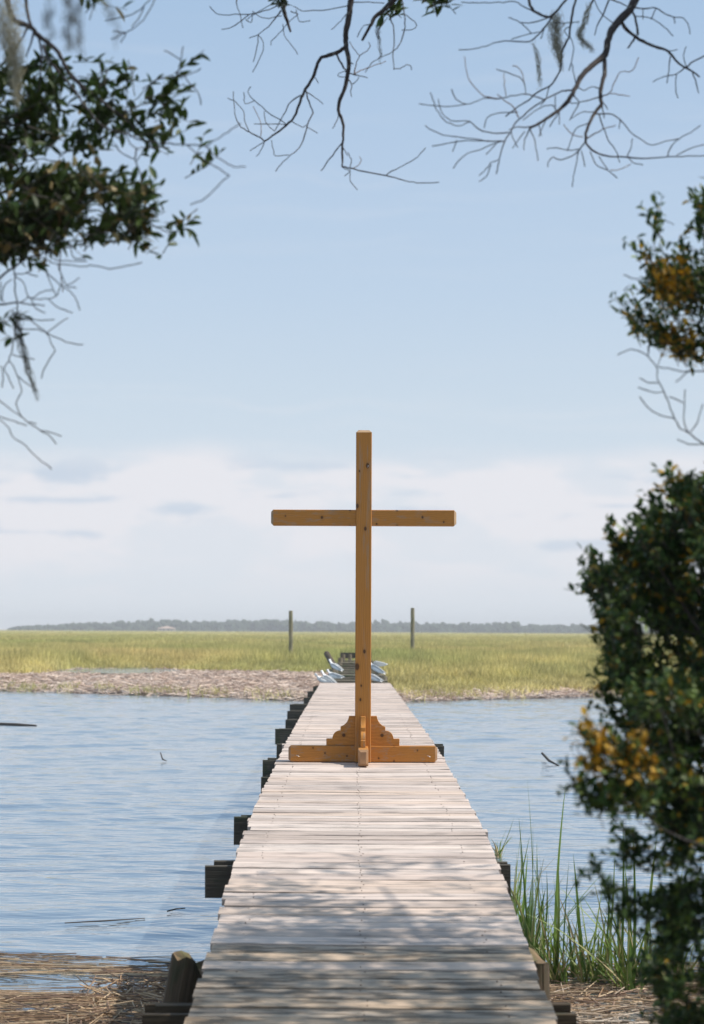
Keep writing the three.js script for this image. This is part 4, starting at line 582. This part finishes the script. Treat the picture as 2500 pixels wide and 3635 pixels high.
// left oak
const oakL = thing('live_oak_tree', 'live oak leaning in from the left with glossy dark leaves and bare lower twigs', 'tree');
limbs(oakL, FL, [
  [36, 12, [40, -40], [85, 120], [150, 160], [210, 185], [260, 240], [330, 290], [390, 350], [430, 430], [460, 490], [540, 570], [620, 630], [700, 690], [760, 740], [820, 780], [870, 830], [910, 880]], [22, 18, [165, -40], [185, 100], [210, 175]],
  [14, 8, [180, 190], [140, 270], [90, 340], [20, 420], [-40, 480]], [14, 8, [225, 215], [200, 310], [175, 380]], [16, 8, [260, 255], [280, 340], [275, 420], [270, 520], [240, 740]], [18, 8, [290, 300], [310, 370], [360, 440], [420, 510], [470, 570], [530, 650], [570, 710], [620, 770], [680, 840], [740, 870], [830, 885], [930, 930], [1000, 945], [1130, 958], [1250, 965], [1380, 975]],
  [8, 5, [1380, 975], [1440, 930], [1520, 880], [1605, 822]], [8, 5, [1380, 980], [1430, 1035], [1500, 1080], [1560, 1110], [1640, 1112]], [7, 5, [1250, 970], [1350, 1055], [1430, 1110], [1530, 1170]], [7, 7, [1530, 1172], [1480, 1210], [1430, 1260], [1370, 1320], [1270, 1365]],
  [8, 5, [820, 880], [900, 985], [960, 985], [1130, 985]], [10, 5, [915, 985], [900, 1060], [930, 1140], [965, 1230], [1010, 1310], [1035, 1360], [1015, 1420]], [7, 5, [770, 960], [800, 1010], [860, 1045], [900, 1065]], [12, 8, [90, 330], [110, 600], [150, 700], [190, 790], [240, 860], [265, 920]],
  [8, 4, [820, 790], [840, 720], [920, 650], [990, 580], [1050, 530], [1130, 515], [1220, 505], [1300, 480], [1340, 455]], [6, 4, [1220, 505], [1270, 560], [1320, 610], [1340, 700]], [5, 4, [1180, 510], [1190, 460], [1210, 400], [1222, 310]], [4, 3, [1205, 400], [1150, 365], [1095, 338]], [6, 4, [860, 720], [910, 710], [1000, 690], [1040, 690]],
  [7, 4, [900, 640], [880, 500], [855, 400]], [6, 3, [620, 632], [700, 540], [712, 450]], [8, 5, [-20, 1180], [80, 1120], [140, 1090], [250, 1060], [380, 1075], [450, 1085], [520, 1105], [550, 1150], [590, 1230], [640, 1310], [680, 1350]],
  [6, 4, [-20, 960], [60, 990], [110, 1060], [130, 1130]], [6, 4, [1010, -20], [950, 50], [900, 90], [830, 110], [700, 138]], [7, 4, [1045, -30], [990, 80], [940, 150], [880, 195], [835, 220]], [5, 4, [835, 220], [740, 262]], [5, 3, [835, 215], [750, 210]], [5, 3, [840, 222], [808, 285]], [4, 3, [960, 40], [920, 130], [880, 180]],
  [12, 8, [300, 1580], [330, 1500], [370, 1430], [440, 1380], [540, 1355], [600, 1345]], [10, 6, [400, 1480], [440, 1450], [530, 1420], [660, 1400]], [-16, 10, [370, 1596], [420, 1500], [490, 1450], [560, 1380], [640, 1310]], [6, 4, [960, 1240], [930, 1380], [960, 1450]], [5, 3, [1000, 1480], [1070, 1530], [1150, 1545], [1200, 1530]],
], 6.3, 21, 0.3);
limbs(oakL, FM, [
  [20, 10, [-40, 610], [60, 530], [120, 490], [190, 430], [250, 400], [330, 380], [400, 350], [480, 290], [530, 200], [600, 90], [660, 30]], [9, 5, [330, 385], [380, 410], [490, 455], [590, 460], [740, 480], [800, 465], [950, 500], [1100, 470], [1235, 445]], [7, 5, [500, 455], [530, 540], [580, 640], [660, 665]], [-5, 4, [530, 340], [520, 480], [535, 600], [545, 700]], [6, 5, [580, 640], [640, 615], [690, 575]],
  [8, 5, [270, 400], [290, 420], [380, 500], [440, 570], [530, 640], [630, 710], [670, 790], [695, 860]], [6, 5, [400, 520], [450, 640], [490, 735]], [16, 9, [-40, 810], [90, 800], [180, 795], [270, 808], [390, 818]], [9, 6, [180, 795], [240, 750], [330, 765], [420, 755], [490, 735], [520, 670], [530, 640]],
  [12, 7, [60, 380], [120, 490], [130, 600], [130, 700], [150, 790], [150, 880], [135, 1030], [110, 1200], [85, 1290], [120, 1350], [160, 1450], [185, 1570], [140, 1670], [190, 1780], [260, 1840], [350, 1900], [430, 1950], [490, 2020]], [9, 6, [150, 880], [240, 920], [320, 990], [400, 1050], [440, 1130], [480, 1210]], [8, 9, [480, 1210], [400, 1330], [360, 1450]],
  [7, 5, [400, 1050], [540, 1120], [640, 1150], [725, 1155]], [7, 6, [410, 1050], [500, 985], [590, 925]], [5, 4, [150, 1030], [290, 1020], [400, 1045]], [6, 5, [155, 930], [300, 940], [475, 938]], [6, 4, [265, 755], [320, 840], [395, 880]], [6, 4, [420, 760], [520, 840], [630, 880]], [6, 4, [125, 565], [200, 610], [230, 700], [250, 745]], [6, 6, [280, 755], [380, 695], [455, 685]],
  [7, 5, [-30, 1620], [80, 1710], [190, 1785]], [5, 4, [-20, 1775], [120, 1820], [235, 1860]], [6, 5, [-20, 1795], [80, 1890], [110, 1950], [220, 2030], [330, 2140], [450, 2237]], [5, 5, [350, 1900], [450, 1920], [535, 1950]], [5, 4, [250, 1830], [315, 1843]], [7, 5, [115, 545], [220, 535], [280, 510]], [5, 4, [230, 535], [330, 565]],
  [5, 4, [430, 345], [480, 420], [580, 430], [755, 432]], [6, 4, [590, 250], [610, 300], [640, 405], [740, 410]], [7, 5, [790, 220], [840, 255], [960, 262], [1080, 255], [1200, 255]], [6, 4, [10, 610], [0, 740], [40, 790]], [6, 5, [100, 590], [40, 650], [10, 780]], [5, 4, [110, 1240], [200, 1270], [300, 1285]], [4, 3, [160, 1430], [230, 1490], [300, 1545]], [4, 3, [85, 1290], [40, 1360], [70, 1430], [120, 1540]], [4, 3, [10, 1340], [30, 1430], [20, 1530]],
], 6.1, 22, 0.3);
woody(oakL, [[-3.9, 0.1, -4.2], [-3.7, 1.7, -4.5], [-3.5, 3.2, -4.9], [-2.9, 4.5, -5.4], [-2.2, 5.1, -5.9]], [0.33, 0.26, 0.23, 0.17, 0.1], 'trunk', 31);
woody(oakL, [[-2.2, 5.1, -5.9], [-1.7, 4.9, -6.2], P3(22, -20, 6.3)], [0.09, 0.06, 0.02], 'branch', 32);
woody(oakL, [[-2.2, 5.1, -5.9], [-1.6, 5.1, -6.2], P3(90, -16, 6.3)], [0.06, 0.04, 0.012], 'branch', 33);
woody(oakL, [[-1.6, 5.1, -6.2], [-1.0, 5.1, -6.3], P3(550, -14, 6.3)], [0.03, 0.02, 0.005], 'branch', 38);
woody(oakL, [[-3.5, 3.2, -4.9], [-2.9, 3.45, -5.2], [-2.4, 3.25, -5.5], [-1.8, 3.4, -5.8], P3(-16, 1000, 6.1)], [0.08, 0.05, 0.04, 0.025, 0.01], 'branch', 34);
woody(oakL, [[-2.4, 3.25, -5.5], [-2.0, 3.05, -5.6], [-1.7, 3.15, -5.85], P3(-16, 1082, 6.1)], [0.035, 0.025, 0.018, 0.009], 'branch', 35);
woody(oakL, [[-3.6, 2.6, -4.7], [-3.0, 2.85, -5.0], [-2.3, 2.75, -5.4], [-1.7, 2.95, -5.8], P3(-12, 1414, 6.1)], [0.05, 0.035, 0.022, 0.012, 0.004], 'branch', 36);
woody(oakL, [[-2.3, 2.75, -5.4], [-1.8, 2.6, -5.7], P3(-8, 1480, 6.1)], [0.015, 0.01, 0.004], 'branch', 37);
{
  const o = new THREE.Vector3(-2.2, 3.6, -6.2), cs = [
    ...fill([[-1300, 200], [-700, 420], [-300, 480], [100, 460], [330, 380], [420, 470], [540, 640], [420, 760], [400, 900], [320, 1000], [180, 1060], [-300, 1100], [-1200, 1000]], FL, 400, 6.3, 0.35, 1, o),
    ...fill([[430, 560], [620, 620], [840, 740], [960, 800], [1180, 880], [1200, 920], [1000, 960], [840, 960], [700, 900], [600, 880], [480, 760]], FL, 30, 6.3, 0.2, 2, o),
    ...fill([[960, 470], [1060, 500], [1180, 640], [1160, 760], [1080, 800], [1000, 700], [980, 620]], FL, 11, 6.3, 0.1, 3, o),
    ...fill([[590, 400], [720, 400], [780, 600], [700, 620], [600, 560]], FL, 4, 6.3, 0.1, 4, o), ...fill([[840, 380], [900, 400], [880, 560], [830, 640]], FL, 2, 6.3, 0.1, 5, o, 'tan'), ...fill([[1210, 960], [1370, 990], [1360, 1100], [1240, 1080]], FL, 2, 6.3, 0.05, 6, o), ...fill([[1235, 370], [1290, 380], [1270, 470]], FL, 1, 6.3, 0.05, 7, o), ...fill([[470, 880], [640, 900], [660, 1040], [500, 1040]], FL, 7, 6.3, 0.1, 8, o),
    ...fill([[-1300, 1000], [-300, 1150], [120, 1180], [360, 1150], [520, 1200], [720, 1090], [820, 1180], [800, 1270], [980, 1300], [960, 1400], [840, 1440], [720, 1560], [620, 1600], [300, 1640], [200, 1700], [-300, 1720], [-1300, 1500]], FL, 480, 6.2, 0.35, 9, o, 'tan'),
    ...fill([[860, 1400], [1000, 1440], [1000, 1640], [900, 1620]], FL, 9, 6.2, 0.1, 10, o, 'tan'), ...fill([[1090, 1450], [1300, 1440], [1310, 1590], [1090, 1580]], FL, 3, 6.2, 0.05, 11, o, 'tan'), ...fill([[1100, 60], [1320, 120], [1310, 330], [1230, 300], [1120, 180]], FM, 8, 6.2, 0.08, 12, o, 'tan'),
    ...fill([[-200, 0], [500, 0], [500, 290], [330, 310], [150, 360], [-200, 420]], FM, 60, 6.2, 0.3, 13, o, 'tan'), ...fill([[0, 930], [60, 1000], [80, 1080], [20, 1060], [-60, 960]], FM, 3, 6.1, 0.1, 14, o), ...fill([[620, -10], [740, -20], [745, 45], [650, 30]], FL, 3, 6.2, 0.06, 15, o),
  ];
  sprays(oakL, cs, 25, { len: 0.15, leaf: [0.047, 0.0195], per: 8, palette: oakLeaf, up: 0.1, own: 260 });
}
// small tree at the right edge: leafy crown above, bare twigs below it
const holly = thing('holly_tree', 'small leafy tree at the right edge with green and gold leaves', 'tree');
limbs(holly, FR, [
  [12, 7, [840, 2170], [740, 2100], [690, 2060], [620, 2020], [570, 1940], [520, 1820], [480, 1720], [430, 1620], [420, 1520], [390, 1470], [330, 1415], [270, 1380], [210, 1370], [100, 1415]], [12, 6, [840, 1550], [690, 1550], [620, 1550], [520, 1525], [430, 1515]], [8, 6, [690, 2060], [650, 1980], [645, 1820], [655, 1700]], [8, 6, [700, 2050], [760, 1960], [800, 1820]], [8, 5, [570, 1940], [450, 1915], [350, 1850], [280, 1760]], [7, 5, [480, 1720], [380, 1720], [265, 1680]],
  [6, 5, [430, 1650], [350, 1640], [280, 1605]], [6, 5, [640, 1810], [520, 1760]], [6, 5, [820, 2150], [680, 2150], [590, 2110]], [6, 4, [560, 840], [360, 800], [240, 790], [150, 755]], [16, 8, [840, 1060], [740, 1000], [620, 860], [540, 700], [440, 500]], [12, 6, [840, 1100], [640, 1080], [400, 1120], [240, 1160]], [8, 5, [690, 1550], [620, 1600], [580, 1640]], [6, 4, [350, 1420], [350, 1340]],
], 6.0, 41, 0.35);
woody(holly, [[2.0, 0.05, -5.7], [1.95, 1.2, -5.8], [1.75, 2.1, -5.9], [1.55, 2.9, -5.95], [1.45, 3.6, -6.0]], [0.07, 0.06, 0.05, 0.035, 0.012], 'trunk', 42);
woody(holly, [[1.75, 2.1, -5.9], [1.45, 2.5, -5.95], P3(2508, 1584, 6)], [0.03, 0.018, 0.006], 'branch', 43);
woody(holly, [[1.75, 2.1, -5.9], [1.5, 2.75, -5.95], P3(2508, 1318, 6)], [0.025, 0.016, 0.006], 'branch', 44);
woody(holly, [[1.55, 2.9, -5.95], [1.3, 3.0, -5.98], P3(2508, 1108, 6)], [0.025, 0.016, 0.008], 'branch', 45);
{
  const o = new THREE.Vector3(1.45, 3.0, -6), cs = [
    ...fill([[1400, 60], [812, 90], [720, 170], [700, 280], [650, 380], [560, 360], [480, 260], [380, 240], [400, 420], [470, 490], [440, 570], [330, 510], [225, 490], [255, 640], [320, 720], [410, 760], [380, 850], [330, 960], [270, 1000], [185, 1040], [195, 1180], [235, 1240], [380, 1300], [470, 1310], [480, 1140], [640, 1050], [740, 1180], [720, 1300], [812, 1420], [1400, 1500]], FR, 420, 6.0, 0.4, 51, o),
    ...fill([[480, 1300], [560, 1200], [720, 1280], [812, 1380], [812, 1430], [640, 1430], [560, 1450]], FR, 34, 6.0, 0.15, 52, o, 'gold'), ...fill([[460, 900], [640, 700], [740, 800], [640, 1010], [500, 1030]], FR, 26, 5.8, 0.15, 53, o, 'gold'), ...fill([[330, 640], [420, 640], [420, 720], [350, 720]], FR, 3, 6, 0.05, 54, o, 'gold'),
  ];
  sprays(holly, cs, 57, { len: 0.13, leaf: [0.027, 0.0135], per: 13, palette: shrubLeaf, own: 160, twigR: 0.0012 });
}
// big evergreen shrub at the right
const shrub = thing('evergreen_shrub', 'large dark evergreen shrub with some gold leaves filling the right edge beside the pier', 'shrub');
{
  limbs(shrub, FS, [[22, 12, [840, 2235], [700, 2160], [580, 2090], [450, 2050]], [30, 10, [1500, 1900], [1250, 1500], [1000, 1100], [800, 800], [650, 600]], [26, 8, [1450, 1300], [1300, 800], [1240, 300], [1220, 90]], [20, 8, [1300, 1650], [900, 1500], [500, 1300], [260, 1120]]], 5.9, 61, 0.3);
  limbs(shrub, FT, [[18, 8, [1600, 1750], [1400, 1680], [1170, 1580], [1000, 1430], [850, 1270], [700, 1130], [630, 960], [560, 760], [420, 540]], [10, 5, [900, 1400], [760, 1380], [600, 1340], [460, 1250], [330, 1170], [230, 1070]], [12, 6, [1300, 900], [1200, 500], [1130, 320]], [8, 5, [760, 1180], [700, 1030], [650, 960]]], 5.1, 62, 0.2);
  limbs(shrub, FU, [[16, 6, [1600, 700], [1420, 850], [1290, 910], [1180, 870], [1080, 800], [920, 770], [820, 700]], [12, 5, [1600, 300], [1400, 280], [1200, 230], [1060, 240]], [9, 4, [1300, 910], [1100, 1010], [1000, 1050]], [8, 4, [1080, 800], [980, 640], [900, 480], [800, 360]]], 5.7, 63, 0.25);
  woody(shrub, [[1.75, 0.1, -5.4], [1.7, 0.8, -5.5], [1.5, 1.5, -5.7], [1.35, 2.1, -5.8]], [0.06, 0.05, 0.04, 0.02], 'trunk', 64); woody(shrub, [[1.75, 0.3, -5.4], [1.55, 0.7, -5.6], P3(2505, 3003, 5.7)], [0.04, 0.03, 0.012], 'branch', 65); woody(shrub, [[1.7, 0.5, -5.5], [1.5, 0.8, -5.65], P3(2505, 3252, 5.7)], [0.03, 0.02, 0.008], 'branch', 66); woody(shrub, [[1.5, 1.5, -5.7], [1.4, 1.8, -5.85], P3(2512, 2130, 5.9)], [0.03, 0.02, 0.01], 'branch', 67);
  const o = new THREE.Vector3(1.5, 1.9, -6), cs = [
    ...fill([[2200, 0], [1365, 150], [1290, 110], [1225, 50], [1170, 130], [1060, 220], [1090, 400], [1010, 420], [925, 370], [860, 450], [745, 520], [700, 670], [690, 800], [640, 900], [700, 1000], [480, 1050], [420, 1020], [340, 1010], [260, 1080], [260, 1180], [280, 1400], [390, 1500], [340, 1590], [370, 1700], [450, 1850], [520, 2020], [420, 2050], [440, 2140], [300, 2110], [400, 2210], [560, 2190], [720, 2150], [800, 2260], [900, 2330], [2200, 2400]], FS, 1700, 5.95, 0.55, 71, o),
    ...fill([[180, 1050], [350, 960], [420, 1020], [300, 1090]], FS, 5, 5.9, 0.1, 72, o, 'dark'), ...fill([[400, 720], [580, 720], [600, 790], [480, 830]], FS, 7, 5.9, 0.1, 73, o, 'dark'), ...fill([[520, 800], [650, 800], [660, 980], [560, 940], [520, 880]], FS, 12, 5.9, 0.08, 74, o, 'gold'), ...fill([[1050, 210], [1220, 300], [1200, 450], [1090, 400]], FS, 16, 5.9, 0.1, 75, o, 'gold'), ...fill([[1230, 420], [1365, 350], [1365, 620], [1230, 620]], FS, 14, 5.8, 0.1, 76, o, 'gold'),
    ...fill([[840, 180], [1050, 120], [2300, 0], [2300, 2100], [1320, 1960], [1250, 1700], [1060, 1500], [980, 1380], [1000, 1200], [1090, 1000], [1080, 700], [960, 720], [880, 620], [850, 500], [830, 360]], FT, 1200, 5.75, 0.5, 77, o),
    ...fill([[600, 180], [680, 230], [640, 300], [560, 390]], FT, 4, 5.7, 0.05, 78, o, 'dark'), ...fill([[640, 390], [760, 440], [750, 490], [650, 450]], FT, 4, 5.7, 0.05, 79, o, 'dark'), ...fill([[640, 600], [800, 550], [860, 620], [760, 680], [700, 780], [620, 720]], FT, 12, 5.7, 0.08, 80, o, 'dark'),
    ...fill([[360, 560], [500, 540], [560, 720], [500, 800], [430, 700]], FT, 12, 5.02, 0.06, 81, o, 'gold'), ...fill([[440, 760], [600, 740], [620, 900], [560, 1000], [390, 940], [350, 880]], FT, 14, 5.02, 0.08, 82, o, 'gold'), ...fill([[640, 740], [960, 640], [1140, 960], [1060, 1050], [940, 1000], [760, 1060], [660, 960]], FT, 40, 5.02, 0.1, 83, o, 'gold'), ...fill([[700, 1100], [880, 1000], [1040, 1160], [960, 1340], [800, 1300]], FT, 22, 5.05, 0.12, 84, o),
    ...fill([[210, 1070], [300, 1080], [400, 1180], [420, 1250], [300, 1230]], FT, 7, 5.0, 0.05, 85, o), ...fill([[450, 1220], [540, 1230], [540, 1330], [450, 1330]], FT, 5, 5.0, 0.05, 86, o), ...fill([[560, 1270], [640, 1240], [700, 1330], [660, 1450], [580, 1400]], FT, 9, 5.0, 0.05, 87, o), ...fill([[540, 1100], [680, 1080], [720, 1180], [640, 1240], [550, 1190]], FT, 7, 5.0, 0.06, 88, o),
    ...fill([[1020, 120], [1140, 110], [1190, 260], [1380, 300], [1250, 380], [1090, 350], [1030, 280]], FU, 26, 5.6, 0.15, 89, o, 'dark'), ...fill([[900, 500], [960, 460], [1100, 560], [1090, 760], [960, 680]], FU, 18, 5.5, 0.12, 90, o, 'dark'), ...fill([[1170, 540], [1400, 520], [1420, 780], [1250, 800], [1180, 660]], FU, 34, 5.6, 0.2, 91, o, 'dark'),
    ...fill([[1400, 420], [2200, 300], [2200, 1900], [1260, 1480], [1300, 1280], [1240, 1200], [1100, 1060], [1260, 900], [1330, 700]], FU, 620, 5.6, 0.4, 92, o, 'dark'), ...fill([[770, 340], [840, 350], [820, 390]], FU, 2, 5.4, 0.03, 93, o, 'dark'), ...fill([[870, 430], [910, 440], [890, 480]], FU, 2, 5.4, 0.03, 94, o, 'dark'),
  ];
  sprays(shrub, cs, 95, { len: 0.12, leaf: [0.026, 0.0135], per: 12, palette: shrubLeaf, own: 280, twigR: 0.0011 });
}
// ---------------------------------------------------------------- moss
{
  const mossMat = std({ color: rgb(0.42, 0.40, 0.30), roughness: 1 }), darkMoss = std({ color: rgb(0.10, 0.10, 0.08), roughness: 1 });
  function moss(frame, path, widths, d, n, seed, label, mat = mossMat, thick = 0.0008) {
    const [X0, Y0, S] = frame, R = rng(seed), gs = [], spine = path.map(([x, y]) => at(X0 + x * S, Y0 + y * S, d)), curve = new THREE.CatmullRomCurve3(spine), W = widths.map((w) => w * S * d / F);
    for (let i = 0; i < n; i++) { const t0 = R() ** 1.4 * 0.75, t1 = Math.min(1, t0 + 0.2 + 0.4 * R()), a = R() * 6.28, pts = [], k = 6, off = R(); for (let j = 0; j <= k; j++) { const t = mix(t0, t1, j / k), w = table(W.map((v, q) => [q / (W.length - 1), v]), t) / 2 * (0.25 + off), p = curve.getPoint(t); pts.push(p.add(new THREE.Vector3(Math.cos(a + j * 0.35) * w + (R() - 0.5) * (0.018 + w * 1.1), (R() - 0.5) * 0.03, Math.sin(a + j * 0.35) * w + (R() - 0.5) * (0.018 + w * 1.1)))); } gs.push(tube(pts, pts.map(() => thick), 3)); }
    const m = top('spanish_moss', mergeGeometries(gs), mat, label, 'moss', 'moss hanging from the oak boughs'); m.userData.kind = undefined; delete m.userData.kind; return m;
  }
  moss(FD, [[752, 60], [755, 160], [765, 260], [785, 385]], [52, 60, 44, 10], 7.6, 120, 1, 'thick grey beard of moss hanging at the top right');
  moss(FD, [[955, 10], [915, 130], [892, 200], [925, 250], [960, 285]], [14, 24, 30, 12], 7.6, 60, 2, 'wispy curl of moss right of the thick grey beard');
  moss(FD, [[628, 235], [650, 330], [660, 420], [662, 490]], [12, 14, 10, 6], 7.6, 26, 3, 'thin single strand of moss left of the thick grey beard');
  moss(FL, [[30, -60], [40, 150], [70, 300], [110, 480], [115, 700]], [170, 150, 110, 60, 40], 5.6, 150, 4, 'dense grey green moss at the upper left corner');
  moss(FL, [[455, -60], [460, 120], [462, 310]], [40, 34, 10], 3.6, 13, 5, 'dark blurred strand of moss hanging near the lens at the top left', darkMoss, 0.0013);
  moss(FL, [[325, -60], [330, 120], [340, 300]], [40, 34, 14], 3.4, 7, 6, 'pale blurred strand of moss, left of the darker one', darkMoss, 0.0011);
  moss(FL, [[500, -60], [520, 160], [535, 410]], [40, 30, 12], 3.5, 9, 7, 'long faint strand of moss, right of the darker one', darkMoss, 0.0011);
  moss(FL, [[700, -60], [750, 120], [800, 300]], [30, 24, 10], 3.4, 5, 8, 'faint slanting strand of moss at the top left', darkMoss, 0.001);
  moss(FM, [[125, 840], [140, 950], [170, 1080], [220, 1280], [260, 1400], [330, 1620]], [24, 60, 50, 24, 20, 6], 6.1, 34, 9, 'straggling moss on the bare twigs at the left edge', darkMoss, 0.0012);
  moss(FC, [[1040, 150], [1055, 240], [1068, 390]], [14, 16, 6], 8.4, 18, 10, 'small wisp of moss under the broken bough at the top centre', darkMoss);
}
for (const o of scene.children) if (o.userData.nodes) delete o.userData.nodes;
renderer.render(scene, camera);
